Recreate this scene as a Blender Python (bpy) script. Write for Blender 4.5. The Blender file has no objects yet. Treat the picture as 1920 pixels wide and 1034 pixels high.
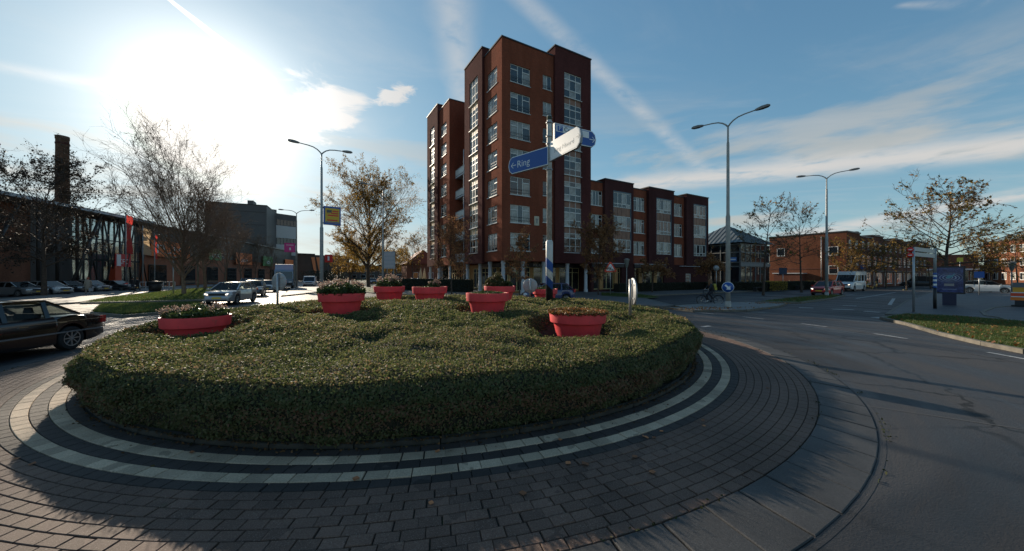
import bpy, bmesh, math, random
import numpy as np
from mathutils import Vector, Matrix
R = math.radians
S = bpy.context.scene
COL = S.collection
# ------------------------------------------------------------------ camera
F, CH = 665.0, 2.0                     # focal length in photo pixels, eye height in metres
cam = bpy.data.objects.new('camera', bpy.data.cameras.new('camera'))
COL.objects.link(cam); S.camera = cam
cam.location = (0, 0, CH); cam.rotation_euler = (R(90), 0, 0)
cam.data.sensor_width = 36; cam.data.lens = F/1920*36
cam.data.clip_start = .05; cam.data.clip_end = 6000
# ------------------------------------------------------------------ world and sun
SUN_AZ, SUN_EL = math.atan2(-558, 665), R(19.2)          # azimuth from +Y, negative is left
SD = Vector((math.sin(SUN_AZ)*math.cos(SUN_EL), math.cos(SUN_AZ)*math.cos(SUN_EL), math.sin(SUN_EL)))
W = bpy.data.worlds.new('World'); S.world = W; W.use_nodes = True
nt = W.node_tree; nt.nodes.clear()
class NG:
    def __init__(s, nt): s.nt = nt
    def n(s, t, **k):
        o = s.nt.nodes.new(t)
        for a, b in k.items(): setattr(o, a, b)
        return o
    def put(s, sock, v):
        if hasattr(v, 'is_output'): s.nt.links.new(v, sock)
        else: sock.default_value = v
    def m(s, op, a, b=0.0, c=0.0, clamp=False):
        o = s.n('ShaderNodeMath', operation=op, use_clamp=clamp)
        s.put(o.inputs[0], a); s.put(o.inputs[1], b); s.put(o.inputs[2], c)
        return o.outputs[0]
    def v(s, op, a, b=(0, 0, 0)):
        o = s.n('ShaderNodeVectorMath', operation=op)
        s.put(o.inputs[0], a); s.put(o.inputs[1], b)
        return o.outputs['Value'] if op in ('DOT_PRODUCT', 'LENGTH') else o.outputs[0]
    def ss(s, x, lo, hi, a=0.0, b=1.0):
        o = s.n('ShaderNodeMapRange', interpolation_type='SMOOTHSTEP')
        s.put(o.inputs[0], x); s.put(o.inputs[1], lo); s.put(o.inputs[2], hi); s.put(o.inputs[3], a); s.put(o.inputs[4], b)
        return o.outputs[0]
    def noise(s, vec, scale, detail=5, rough=.55, dist=0.0):
        o = s.n('ShaderNodeTexNoise'); s.put(o.inputs['Vector'], vec)
        o.inputs['Scale'].default_value = scale; o.inputs['Detail'].default_value = detail
        o.inputs['Roughness'].default_value = rough; o.inputs['Distortion'].default_value = dist
        return o.outputs[0]
    def mix(s, f, a, b, mode='MIX'):
        o = s.n('ShaderNodeMix', data_type='RGBA', blend_type=mode)
        s.put(o.inputs[0], f); s.put(o.inputs[6], a); s.put(o.inputs[7], b)
        return o.outputs[2]
    def comb(s, x, y, z=0.0):
        o = s.n('ShaderNodeCombineXYZ'); s.put(o.inputs[0], x); s.put(o.inputs[1], y); s.put(o.inputs[2], z)
        return o.outputs[0]
g = NG(nt)
sky = g.n('ShaderNodeTexSky', sky_type='NISHITA')
sky.sun_disc = False; sky.sun_elevation = SUN_EL; sky.sun_rotation = SUN_AZ
sky.air_density = 1.0; sky.dust_density = .15; sky.ozone_density = 2.2; sky.altitude = 0
tc = g.n('ShaderNodeTexCoord').outputs['Generated']
dirv = g.v('NORMALIZE', tc)
sep = g.n('ShaderNodeSeparateXYZ'); g.put(sep.inputs[0], dirv)
dx, dy, dz = sep.outputs
zz = g.m('MAXIMUM', dz, .03)
U, V = g.m('DIVIDE', dx, zz), g.m('DIVIDE', dy, zz)       # a flat cloud deck seen from below
uv = g.comb(U, V)
def deck(px, py):                                          # where a direction meets that deck
    d = ((px-960)/F, 1.0, (517-py)/F); return d[0]/d[2], d[1]/d[2]
sund = g.m('MAXIMUM', g.v('DOT_PRODUCT', dirv, tuple(SD)), 0.0)
up = g.ss(dz, 0.0, .06)
def band(p, q, w0, w1, nscale, nlo, nhi, soft0=0.0, soft1=1.0):
    """streak of cirrus along the line p-q on the deck, w0/w1 its half width at both ends"""
    L = math.hypot(q[0]-p[0], q[1]-p[1]); ex, ey = (q[0]-p[0])/L, (q[1]-p[1])/L
    du, dv = g.m('SUBTRACT', U, p[0]), g.m('SUBTRACT', V, p[1])
    al = g.m('DIVIDE', g.m('ADD', g.m('MULTIPLY', du, ex), g.m('MULTIPLY', dv, ey)), L)
    ac = g.m('ABSOLUTE', g.m('ADD', g.m('MULTIPLY', du, -ey), g.m('MULTIPLY', dv, ex)))
    nz = g.noise(uv, nscale, 6, .6, .3)
    w = g.m('MAXIMUM', g.m('ADD', w0, g.m('MULTIPLY', al, w1-w0)), .004)
    rel = g.m('ADD', g.m('DIVIDE', ac, w), g.m('MULTIPLY', g.m('SUBTRACT', nz, .5), .9))
    k = g.ss(rel, soft1, soft0)
    k = g.m('MULTIPLY', k, g.m('MULTIPLY', g.ss(al, -.12, .05), g.ss(al, 1.15, .95)))
    return g.m('MULTIPLY', k, g.ss(nz, nlo, nhi))
def puff(px, py, ru, rv, rot, scale, gain):
    c = deck(px, py); ca, sa = math.cos(rot), math.sin(rot)
    du, dv = g.m('SUBTRACT', U, c[0]), g.m('SUBTRACT', V, c[1])
    a = g.m('DIVIDE', g.m('ADD', g.m('MULTIPLY', du, ca), g.m('MULTIPLY', dv, sa)), ru)
    b = g.m('DIVIDE', g.m('ADD', g.m('MULTIPLY', du, -sa), g.m('MULTIPLY', dv, ca)), rv)
    r = g.v('LENGTH', g.comb(a, b)); nz = g.noise(uv, scale, 7, .62, .5)
    return g.m('MULTIPLY', g.ss(g.m('ADD', r, g.m('MULTIPLY', g.m('SUBTRACT', nz, .5), 2.4)), 1.0, .45), gain)
cir = [g.m('MULTIPLY', band(deck(318, 0), deck(490, 136), .015, .040, 9, .1, .3, .35, .9), 1.6),
       g.m('MULTIPLY', band(deck(845, -10), deck(868, 200), .13, .11, 6, .15, .75, .1), .55),
       g.m('MULTIPLY', band(deck(960, -20), deck(1310, 310), .07, .12, 5, .2, .75, .1), .5),
       g.m('MULTIPLY', band(deck(-80, 110), deck(330, 190), .10, .22, 3, .2, .7, .0), .55),
       g.m('MULTIPLY', band(deck(1690, 10), deck(1850, 5), .03, .06, 5, .3, .7, .0), .35),
       g.m('MULTIPLY', band(deck(1150, 352), deck(1960, 268), .52, .64, 1.7, .26, .58, .1, 1.2), .95), g.m('MULTIPLY', band(deck(1500, 440), deck(1990, 352), 1.0, .55, 1.2, .28, .56, .1, 1.2), .85),
       puff(742, 178, .085, .17, .9, 8, .95),
       puff(588, 220, .27, .68, .75, 3.4, 1.0)]
wisps = g.m('MULTIPLY', g.ss(g.noise(g.comb(g.m('MULTIPLY', U, .5), V), 1.3, 7, .62, 1.0), .45, .80), .20)
lowmask = g.m('MULTIPLY', g.ss(dz, .03, .07), g.ss(dz, .46, .20))
stn = g.noise(g.comb(g.m('MULTIPLY', dx, 1.1), g.m('MULTIPLY', dz, 5.0), g.m('MULTIPLY', dy, 1.1)), 2.1, 7, .55, .35)
strat = g.m('MULTIPLY', g.m('MULTIPLY', g.ss(stn, .47, .62), lowmask), .75)
cl = wisps
for c in cir: cl = g.m('ADD', cl, c)
cl = g.m('MULTIPLY', g.m('MINIMUM', cl, 1.0), up)
aur = g.m('ADD', g.m('MULTIPLY', g.m('POWER', sund, 5.0), .02),
          g.m('ADD', g.m('MULTIPLY', g.m('POWER', sund, 22.0), .22), g.m('MULTIPLY', g.m('POWER', sund, 120.0), .8)))
SKYK = .080
skyc = g.v('MULTIPLY', sky.outputs[0], (SKYK, SKYK, SKYK))
skyc = g.v('MULTIPLY', skyc, (.68, 1.0, 1.14))
# bright air near the sun rolls off softly, as haze does
skyc = g.v('DIVIDE', g.v('MULTIPLY', skyc, (1.9, 1.9, 1.9)), g.v('ADD', g.v('MULTIPLY', skyc, (2.3, 2.3, 2.3)), (1, 1, 1)))
def rgbk(fac, c):
    o = g.n('ShaderNodeVectorMath', operation='SCALE'); o.inputs[0].default_value = c; g.put(o.inputs['Scale'], fac); return o.outputs[0]
lum_hi = g.m('ADD', .48, g.m('MULTIPLY', aur, 1.6))
lum_lo = g.m('ADD', .40, g.m('MULTIPLY', aur, 1.2))
base = g.v('ADD', skyc, rgbk(aur, (1.0, .92, .80)))
base = g.mix(strat, base, rgbk(lum_lo, (1.0, .96, .87)))
base = g.mix(cl, base, rgbk(lum_hi, (1.0, .985, .96)))
base = g.v('MINIMUM', base, (.98, .94, .87))
bg = g.n('ShaderNodeBackground'); g.put(bg.inputs[0], base); bg.inputs[1].default_value = 1.0
g.put(g.n('ShaderNodeOutputWorld').inputs[0], bg.outputs[0])
W.cycles.sampling_method = 'MANUAL'; W.cycles.sample_map_resolution = 1024
sl = bpy.data.lights.new('sun', 'SUN'); sl.energy = 5.0; sl.angle = R(.55); sl.color = (1.0, .86, .68)
so = bpy.data.objects.new('sun', sl); COL.objects.link(so); so.rotation_euler = SD.to_track_quat('Z', 'Y').to_euler()
vs = S.view_settings; vs.view_transform = 'Standard'; vs.look = 'None'; vs.exposure = 0.45; vs.gamma = 1.0; vs.use_curve_mapping = False
S.cycles.max_bounces = 6; S.cycles.transparent_max_bounces = 12; S.cycles.use_denoising = True
S.cycles.sample_clamp_indirect = 4.0; S.cycles.caustics_reflective = False; S.cycles.caustics_refractive = False

# ------------------------------------------------------------------ helpers: materials
def mat(name, col, rough=.6, metal=0.0, var=0.0, vscale=3.0, bump=0.0, bscale=40.0, spec=.5, rnd=0.0, dark=None, detail=6, coat=0.0, emit=None, trans=0.0, noise2=None):
    m = bpy.data.materials.new(name); m.use_nodes = True
    q = NG(m.node_tree); p = m.node_tree.nodes['Principled BSDF']
    c4 = (*col, 1.0); oc = q.n('ShaderNodeTexCoord').outputs['Object']
    src = None
    if var or dark:
        nz = q.noise(oc, vscale, detail, .6)
        d = dark if dark else tuple(x*(1-var) for x in col)
        l = tuple(min(1, x*(1+var*.6)) for x in col)
        src = q.mix(q.ss(nz, .3, .7), (*d, 1), (*l, 1))
    if noise2:
        src = q.mix(q.ss(q.noise(oc, noise2[1], 6, .65), noise2[2], noise2[3]), src if src else c4, (*noise2[0], 1))
    if rnd:
        oi = q.n('ShaderNodeObjectInfo').outputs['Random']
        k = q.m('ADD', 1-rnd, q.m('MULTIPLY', oi, 2*rnd))
        src = q.mix(1.0, src if src else c4, q.comb(k, k, k), 'MULTIPLY')
    if src: q.put(p.inputs['Base Color'], src)
    else: p.inputs['Base Color'].default_value = c4
    p.inputs['Roughness'].default_value = rough; p.inputs['Metallic'].default_value = metal
    p.inputs['Specular IOR Level'].default_value = spec; p.inputs['Coat Weight'].default_value = coat
    if coat: p.inputs['Coat Roughness'].default_value = .05
    if emit: p.inputs['Emission Color'].default_value = (*emit[:3], 1); p.inputs['Emission Strength'].default_value = emit[3]
    if bump:
        b = q.n('ShaderNodeBump'); b.inputs['Strength'].default_value = bump; b.inputs['Distance'].default_value = .02
        q.put(b.inputs['Height'], q.noise(oc, bscale, 5, .65)); q.put(p.inputs['Normal'], b.outputs[0])
    if trans:
        out = [x for x in m.node_tree.nodes if x.type == 'OUTPUT_MATERIAL'][0]
        t = q.n('ShaderNodeBsdfTranslucent')
        if src: q.put(t.inputs[0], src)
        else: t.inputs[0].default_value = c4
        mx = q.n('ShaderNodeMixShader'); mx.inputs[0].default_value = trans
        q.put(mx.inputs[1], p.outputs[0]); q.put(mx.inputs[2], t.outputs[0]); q.put(out.inputs[0], mx.outputs[0])
    return m
def leafmat(name, cols, rough=.45, trans=.35, scale=1.6, spec=.4):
    """leaf colours picked leaf by leaf from a vertex-level random value, the hedge-top ramp also holds painted glints"""
    m = bpy.data.materials.new(name); m.use_nodes = True
    q = NG(m.node_tree); p = m.node_tree.nodes['Principled BSDF']
    at = q.n('ShaderNodeAttribute', attribute_name='leafrand').outputs['Fac']
    rp = q.n('ShaderNodeValToRGB'); e = rp.color_ramp.elements
    while len(e) < len(cols): e.new(.5)
    for i, c in enumerate(cols): e[i].position = i/(len(cols)-1); e[i].color = (*c, 1)
    q.put(rp.inputs[0], at); c = rp.outputs[0]
    q.put(p.inputs['Base Color'], c); p.inputs['Roughness'].default_value = rough; p.inputs['Specular IOR Level'].default_value = spec
    out = [x for x in m.node_tree.nodes if x.type == 'OUTPUT_MATERIAL'][0]
    t = q.n('ShaderNodeBsdfTranslucent'); q.put(t.inputs[0], c)
    mx = q.n('ShaderNodeMixShader'); mx.inputs[0].default_value = trans
    q.put(mx.inputs[1], p.outputs[0]); q.put(mx.inputs[2], t.outputs[0]); q.put(out.inputs[0], mx.outputs[0])
    return m
def glassmat(name, tint, alpha, rough=.03):
    m = bpy.data.materials.new(name); m.use_nodes = True
    q = NG(m.node_tree); p = m.node_tree.nodes['Principled BSDF']
    p.inputs['Base Color'].default_value = (*tint, 1); p.inputs['Roughness'].default_value = rough
    out = [x for x in m.node_tree.nodes if x.type == 'OUTPUT_MATERIAL'][0]
    t = q.n('ShaderNodeBsdfTransparent'); t.inputs[0].default_value = (.55, .6, .58, 1)
    fr = q.n('ShaderNodeFresnel'); fr.inputs[0].default_value = 1.5
    mx = q.n('ShaderNodeMixShader'); q.put(mx.inputs[0], q.m('ADD', q.m('MULTIPLY', fr.outputs[0], 1.0), alpha, clamp=True))
    q.put(mx.inputs[1], t.outputs[0]); q.put(mx.inputs[2], p.outputs[0]); q.put(out.inputs[0], mx.outputs[0])
    return m
def brickmat(name, c1, c2, mortar, sc=1.0, streak=.25):
    m = bpy.data.materials.new(name); m.use_nodes = True
    q = NG(m.node_tree); p = m.node_tree.nodes['Principled BSDF']
    oc = q.n('ShaderNodeTexCoord').outputs['Object']; s = q.n('ShaderNodeSeparateXYZ'); q.put(s.inputs[0], oc)
    vec = q.comb(q.m('ADD', s.outputs[0], s.outputs[1]), s.outputs[2])
    b = q.n('ShaderNodeTexBrick'); q.put(b.inputs['Vector'], vec); b.inputs['Scale'].default_value = 1.0
    b.inputs['Brick Width'].default_value = .22*sc; b.inputs['Row Height'].default_value = .065*sc; b.inputs['Mortar Size'].default_value = .008*sc
    b.inputs['Color1'].default_value = (*c1, 1); b.inputs['Color2'].default_value = (*c2, 1); b.inputs['Mortar'].default_value = (*mortar, 1)
    n1 = q.noise(q.v('MULTIPLY', oc, (1, 1, .25)), .6, 6, .6); n2 = q.noise(oc, 9, 4, .6)
    k = q.m('MULTIPLY', q.ss(n1, .25, .75, 1-streak, 1+streak*.5), q.ss(n2, .2, .8, .85, 1.12))
    q.put(p.inputs['Base Color'], q.mix(1.0, b.outputs[0], q.comb(k, k, k), 'MULTIPLY'))
    p.inputs['Roughness'].default_value = 1.0; p.inputs['Specular IOR Level'].default_value = .05
    bp = q.n('ShaderNodeBump'); bp.inputs['Strength'].default_value = .4; bp.inputs['Distance'].default_value = .01
    q.put(bp.inputs['Height'], q.m('SUBTRACT', 1.0, b.outputs['Fac'])); q.put(p.inputs['Normal'], bp.outputs[0])
    return m

# ------------------------------------------------------------------ helpers: meshes
class MB:
    def __init__(s): s.v, s.f, s.mi, s.sm = [], [], [], []
    def add(s, vs, fs, mi=0, smooth=False):
        o = len(s.v); s.v += [tuple(p) for p in vs]
        for f in fs: s.f.append([i+o for i in f]); s.mi.append(mi); s.sm.append(smooth)
        return s
    def box(s, c, d, rz=0.0, mi=0, ry=0.0, taper=1.0):
        hx, hy, hz = d[0]/2, d[1]/2, d[2]/2
        M = Matrix.Translation(c) @ Matrix.Rotation(rz, 4, 'Z') @ Matrix.Rotation(ry, 4, 'Y')
        P = []
        for z, k in ((-hz, 1.0), (hz, taper)):
            for x, y in ((-hx, -hy), (hx, -hy), (hx, hy), (-hx, hy)): P.append(M @ Vector((x*k, y*k, z)))
        return s.add(P, [(0, 3, 2, 1), (4, 5, 6, 7), (0, 1, 5, 4), (1, 2, 6, 5), (2, 3, 7, 6), (3, 0, 4, 7)], mi)
    def bx(s, x0, x1, y0, y1, z0, z1, mi=0): return s.box(((x0+x1)/2, (y0+y1)/2, (z0+z1)/2), (x1-x0, y1-y0, z1-z0), mi=mi)
    def bar(s, p, q, w, t=None, mi=0):
        p, q = Vector(p), Vector(q); d = (q-p); L = d.length; d.normalize(); t = t or w
        a = d.cross(Vector((0, 0, 1)));  a = a.normalized() if a.length > 1e-4 else Vector((1, 0, 0)); b = a.cross(d).normalized()
        P = [pt + a*(sx*w/2) + b*(sy*t/2) for pt in (p, q) for sx, sy in ((-1, -1), (1, -1), (1, 1), (-1, 1))]
        return s.add(P, [(0, 3, 2, 1), (4, 5, 6, 7), (0, 1, 5, 4), (1, 2, 6, 5), (2, 3, 7, 6), (3, 0, 4, 7)], mi)
    def tube(s, pts, rad, n=8, mi=0, cap=True):
        pts = [Vector(p) for p in pts]
        if not hasattr(rad, '__len__'): rad = [rad]*len(pts)
        P, Fc = [], []; a = None
        for i, p in enumerate(pts):
            d = (pts[min(i+1, len(pts)-1)]-pts[max(i-1, 0)]).normalized()
            if a is None:
                a = d.orthogonal().normalized()
            a = (a-d*a.dot(d)); a = a.normalized() if a.length > 1e-5 else d.orthogonal().normalized()
            b = d.cross(a)
            for k in range(n):
                t = 2*math.pi*k/n; P.append(p+(a*math.cos(t)+b*math.sin(t))*rad[i])
        for i in range(len(pts)-1):
            for k in range(n): Fc.append((i*n+k, i*n+(k+1) % n, (i+1)*n+(k+1) % n, (i+1)*n+k))
        s.add(P, Fc, mi, True)
        if cap and n > 3:
            o = len(s.v)-len(P); s.f += [[o+k for k in range(n-1, -1, -1)], [o+(len(pts)-1)*n+k for k in range(n)]]; s.mi += [mi, mi]; s.sm += [False, False]
        return s
    def lathe(s, prof, n=24, c=(0, 0, 0), mi=0, axis='Z', smooth=True):
        P, Fc = [], []
        for r, z in prof:
            for k in range(n):
                t = 2*math.pi*k/n; x, y = r*math.cos(t), r*math.sin(t)
                q = (x, y, z) if axis == 'Z' else ((x, z, y) if axis == 'Y' else (z, x, y))
                P.append((q[0]+c[0], q[1]+c[1], q[2]+c[2]))
        for i in range(len(prof)-1):
            for k in range(n): Fc.append((i*n+k, i*n+(k+1) % n, (i+1)*n+(k+1) % n, (i+1)*n+k))
        return s.add(P, Fc, mi, smooth)
    def prism(s, poly, z0, z1, mi=0):
        n = len(poly); P = [(x, y, z0) for x, y in poly]+[(x, y, z1) for x, y in poly]
        return s.add(P, [tuple(range(n-1, -1, -1)), tuple(range(n, 2*n))]+[(i, (i+1) % n, n+(i+1) % n, n+i) for i in range(n)], mi)
    def prismy(s, poly, y0, y1, mi=0):       # outline in x-z, thickness in y
        n = len(poly); P = [(x, y0, z) for x, z in poly]+[(x, y1, z) for x, z in poly]
        return s.add(P, [tuple(range(n)), tuple(range(2*n-1, n-1, -1))]+[(i, n+i, n+(i+1) % n, (i+1) % n) for i in range(n)], mi)
    def prismx(s, poly, x0, x1, mi=0):       # outline in y-z, thickness in x
        n = len(poly); P = [(x0, y, z) for y, z in poly]+[(x1, y, z) for y, z in poly]
        return s.add(P, [tuple(range(n)), tuple(range(2*n-1, n-1, -1))]+[(i, n+i, n+(i+1) % n, (i+1) % n) for i in range(n)], mi)
    def mesh(s, name, mats, angle=None):
        me = bpy.data.meshes.new(name); me.from_pydata(s.v, [], s.f)
        for m in (mats if isinstance(mats, (list, tuple)) else [mats]): me.materials.append(m)
        me.polygons.foreach_set('material_index', s.mi); me.polygons.foreach_set('use_smooth', s.sm)
        bm = bmesh.new(); bm.from_mesh(me); bmesh.ops.recalc_face_normals(bm, faces=bm.faces); bm.to_mesh(me); bm.free()
        if angle: me.set_sharp_from_angle(angle=R(angle))
        me.update(); return me
    def build(s, name, mats, parent=None, loc=(0, 0, 0), rz=0.0, angle=None):
        return ob(name, s.mesh(name, mats, angle), parent, loc, rz)
def ob(name, data, parent=None, loc=(0, 0, 0), rz=0.0):
    o = bpy.data.objects.new(name, data); COL.objects.link(o); o.location = loc; o.rotation_euler = (0, 0, rz)
    if parent: o.parent = parent
    return o
def tag(o, label, cat, group=None):
    o['label'] = label; o['category'] = cat
    if group: o['group'] = group
    return o
def thing(name, label, cat, loc=(0, 0, 0), rz=0.0, group=None):
    return tag(ob(name, None, None, loc, rz), label, cat, group)
def kind(o, k): o['kind'] = k; return o
def copy_tree(o, loc=None, rz=None, label=None, group=None, scale=None, parent=None):
    c = o.copy(); COL.objects.link(c)
    if parent: c.parent = parent
    if loc is not None: c.location = loc
    if rz is not None: c.rotation_euler = (0, 0, rz)
    if label: c['label'] = label
    if group: c['group'] = group
    if scale: c.scale = scale
    for ch in list(o.children): copy_tree(ch, parent=c)
    return c
def at(px, Y, z=-.06): return Vector(((px-960)*Y/F, Y, z))      # a column of the photo at a depth
def G(px, py, z=-.06):                                          # where a photo point meets the level z
    Y = F*(CH-z)/(py-517); return Vector(((px-960)*Y/F, Y, z))
def text(name, body, size, mt, parent, loc, rot, extrude=.004, align='LEFT'):
    cu = bpy.data.curves.new(name, 'FONT'); cu.body = body; cu.size = size; cu.extrude = extrude; cu.align_x = align; cu.resolution_u = 2
    cu.materials.append(mt); o = ob(name, cu); dg = bpy.context.evaluated_depsgraph_get(); dg.update()
    me = bpy.data.meshes.new_from_object(o.evaluated_get(dg)); me.name = name; bpy.data.objects.remove(o); bpy.data.curves.remove(cu)
    o = ob(name, me, parent, loc); o.rotation_euler = rot; return o
def quadmesh(name, P, mt, rnd=None, smooth=False):
    """P: array (n,4,3) of quads -> one mesh, fast"""
    n = len(P); me = bpy.data.meshes.new(name)
    me.vertices.add(4*n); me.vertices.foreach_set('co', np.asarray(P, dtype=np.float32).reshape(-1))
    me.loops.add(4*n); me.loops.foreach_set('vertex_index', np.arange(4*n, dtype=np.int32))
    me.polygons.add(n); me.polygons.foreach_set('loop_start', np.arange(0, 4*n, 4, dtype=np.int32))
    me.update(calc_edges=True); me.materials.append(mt)
    if rnd is not None:
        a = me.attributes.new('leafrand', 'FLOAT', 'POINT'); a.data.foreach_set('value', np.repeat(rnd, 4).astype(np.float32))
    return me
def leaves(C, size, rng, up=0.0, aspect=.55, nrm=None):
    """pointed quads at centres C (n,3), random orientation, 'up' tilts normals to the sky"""
    n = len(C); N = rng.normal(size=(n, 3))
    if nrm is not None: N = N*.55+nrm
    N[:, 2] += up; N /= np.linalg.norm(N, axis=1)[:, None]+1e-9
    T = rng.normal(size=(n, 3)); T -= N*(T*N).sum(1)[:, None]; T /= np.linalg.norm(T, axis=1)[:, None]+1e-9
    B = np.cross(N, T); s = (size*(.65+.7*rng.random(n)))[:, None] if np.ndim(size) == 0 else (size*(.65+.7*rng.random(n)))[:, None]
    return np.stack([C-T*s*.5, C+B*s*aspect*.5, C+T*s*.5+N*s*.12, C-B*s*aspect*.5], axis=1)

# ------------------------------------------------------------------ materials
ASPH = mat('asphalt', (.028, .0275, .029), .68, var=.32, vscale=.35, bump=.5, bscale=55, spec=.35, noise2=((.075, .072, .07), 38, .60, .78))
PAVE = mat('paving', (.11, .105, .10), .7, var=.25, vscale=.8, bump=.3, bscale=30)
TILE = mat('concrete_tiles', (.17, .165, .155), .7, var=.2, vscale=1.2, bump=.2, bscale=25)
SOIL = mat('soil', (.05, .038, .028), .95, var=.4, vscale=9, bump=.8, bscale=30)
LAND = mat('land', (.07, .075, .045), .95, var=.4, vscale=.05)
TURF = mat('turf', (.075, .10, .03), .9, var=.35, vscale=1.5, bump=.8, bscale=60)
KERB = mat('kerb_concrete', (.15, .135, .11), .8, var=.25, vscale=4, bump=.3, bscale=60)
EDGE = mat('edging_dark', (.05, .045, .035), .9, var=.4, vscale=5, bump=.4, bscale=40)
WHITE = mat('white_paint', (.78, .78, .76), .55, var=.12, vscale=6)
ROADW = mat('road_paint', (.36, .36, .35), .6, var=.5, vscale=14)
JOINT = mat('joint_sand', (.040, .035, .028), .95, var=.5, vscale=12, noise2=((.03, .04, .014), 3.0, .52, .66))
def stonemat(name, col, rnd, speck, speckc, rough=.78):
    m = bpy.data.materials.new(name); m.use_nodes = True; q = NG(m.node_tree); p = m.node_tree.nodes['Principled BSDF']
    pos = q.n('ShaderNodeNewGeometry').outputs['Position']; rd = q.n('ShaderNodeObjectInfo').outputs['Random']
    cell = q.n('ShaderNodeTexVoronoi'); q.put(cell.inputs['Vector'], pos); cell.inputs['Scale'].default_value = 5.5
    k = q.m('ADD', 1-rnd, q.m('MULTIPLY', q.m('FRACT', q.m('ADD', q.m('MULTIPLY', rd, 7.3), q.noise(pos, 1.7, 3))), 2*rnd))
    k = q.m('MULTIPLY', k, q.ss(q.noise(pos, .9, 5, .6), .25, .75, .72, 1.2))
    k = q.m('MULTIPLY', k, q.ss(q.noise(pos, 60, 3, .7), .25, .75, .75, 1.2))
    c = q.mix(1.0, (*col, 1), q.comb(k, k, k), 'MULTIPLY')
    c = q.mix(q.ss(q.noise(pos, 120, 2, .6), .60, .68, 0, speck), c, (*speckc, 1))
    c = q.mix(q.ss(q.noise(pos, 2.2, 6, .7), .60, .74, 0, .5), c, (.045, .05, .02, 1))
    q.put(p.inputs['Base Color'], c); p.inputs['Roughness'].default_value = rough; p.inputs['Specular IOR Level'].default_value = .35
    b = q.n('ShaderNodeBump'); b.inputs['Strength'].default_value = .5; b.inputs['Distance'].default_value = .006
    q.put(b.inputs['Height'], q.noise(pos, 130, 4, .7)); q.put(p.inputs['Normal'], b.outputs[0]); return m
PAVER = stonemat('paver_brown', (.128, .078, .057), .22, .6, (.30, .25, .21))
DKPAV = stonemat('paver_dark', (.050, .040, .035), .30, .15, (.12, .11, .10))
WSTONE = stonemat('white_stone', (.46, .345, .235), .26, .2, (.5, .48, .45))
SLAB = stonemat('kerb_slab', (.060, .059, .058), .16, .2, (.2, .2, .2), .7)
LEAFH = leafmat('hedge_leaf', [(.032, .050, .018), (.075, .100, .032), (.13, .150, .052), (.19, .175, .075), (.28, .17, .10), (.38, .32, .22)], .6, .48, spec=.2)  # palest ramp colour paints sun glints onto some of the leaves
LEAFHS = leafmat('hedge_side_leaf', [(.065, .085, .030), (.105, .125, .042), (.15, .14, .058), (.24, .12, .07)], .6, .42)
TWIG = mat('twig', (.085, .05, .034), .85, var=.3, vscale=5)
BARK = mat('bark', (.080, .055, .040), .9, var=.4, vscale=6, bump=.8, bscale=22)
BARKL = mat('bark_light', (.13, .115, .09), .9, var=.35, vscale=5, bump=.6, bscale=25)
RED = mat('red_planter', (.80, .055, .065), .55, var=.16, vscale=2.2, bump=.15, bscale=60, noise2=((.34, .06, .05), 5.5, .58, .80))
POLE = mat('painted_steel', (.34, .35, .34), .5, var=.15, vscale=5)
POLED = mat('weathered_steel', (.24, .22, .20), .55, var=.25, vscale=3)
GALV = mat('galvanised', (.42, .43, .43), .42, metal=.6, var=.15, vscale=8)
SIGNBK = mat('sign_back', (.36, .37, .37), .5, metal=.3, var=.1, vscale=6)
BLUE = mat('sign_blue', (.012, .085, .34), .35)
SIGNW = mat('sign_white', (.80, .80, .78), .35)
GREYT = mat('glare_grey_letter', (.42, .43, .42), .5)  # letters paled in colour for the sun glare on their board
BLACK = mat('black_paint', (.012, .012, .013), .5)
REDS = mat('sign_red', (.70, .03, .02), .4)
ORANGE = mat('orange_plastic', (.80, .20, .02), .45)
RUBBER = mat('rubber', (.014, .014, .015), .75)
CHROME = mat('chrome', (.62, .62, .62), .18, metal=1.0)
ALLOY = mat('alloy', (.45, .46, .47), .35, metal=.8)
PLAST = mat('black_plastic', (.018, .018, .019), .55)
CGLASS = glassmat('car_glass', (.01, .012, .014), .22)
HEADL = mat('headlight_glass', (.62, .64, .66), .12, spec=.8)
HEADON = mat('lit_headlight', (.9, .85, .75), .2, emit=(1.0, .82, .62, 2.2))
TAILL = mat('tail_light', (.45, .012, .012), .2)
PLATE = mat('yellow_plate', (.78, .50, .04), .5)

_q = NG(ASPH.node_tree); _p = ASPH.node_tree.nodes['Principled BSDF']      # worn, polished tracks of the traffic round the island
_pos = _q.v('SUBTRACT', _q.n('ShaderNodeNewGeometry').outputs['Position'], (-2.33, 11.37, 0)); _s = _q.n('ShaderNodeSeparateXYZ'); _q.put(_s.inputs[0], _pos)
_r = _q.v('LENGTH', _q.comb(_s.outputs[0], _s.outputs[1])); _a = _q.m('ARCTAN2', _s.outputs[1], _s.outputs[0])
_n = _q.noise(_q.comb(_q.m('MULTIPLY', _r, 1.5), _q.m('MULTIPLY', _a, 2.2)), 1.0, 6, .65); _q.put(_p.inputs['Roughness'], _q.ss(_n, .3, .7, .40, .80))
_v = _q.n('ShaderNodeTexVoronoi', feature='DISTANCE_TO_EDGE'); _v.inputs['Scale'].default_value = .33
_w = _q.n('ShaderNodeTexNoise'); _q.put(_w.inputs['Vector'], _pos); _w.inputs['Scale'].default_value = 2.5; _w.inputs['Detail'].default_value = 6
_q.put(_v.inputs['Vector'], _q.v('ADD', _pos, _q.v('MULTIPLY', _w.outputs['Color'], (.7, .7, 0))))
_cr = _q.m('MULTIPLY', _q.ss(_v.outputs['Distance'], .016, .004), _q.ss(_q.noise(_pos, .12, 3), .46, .56))
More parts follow.
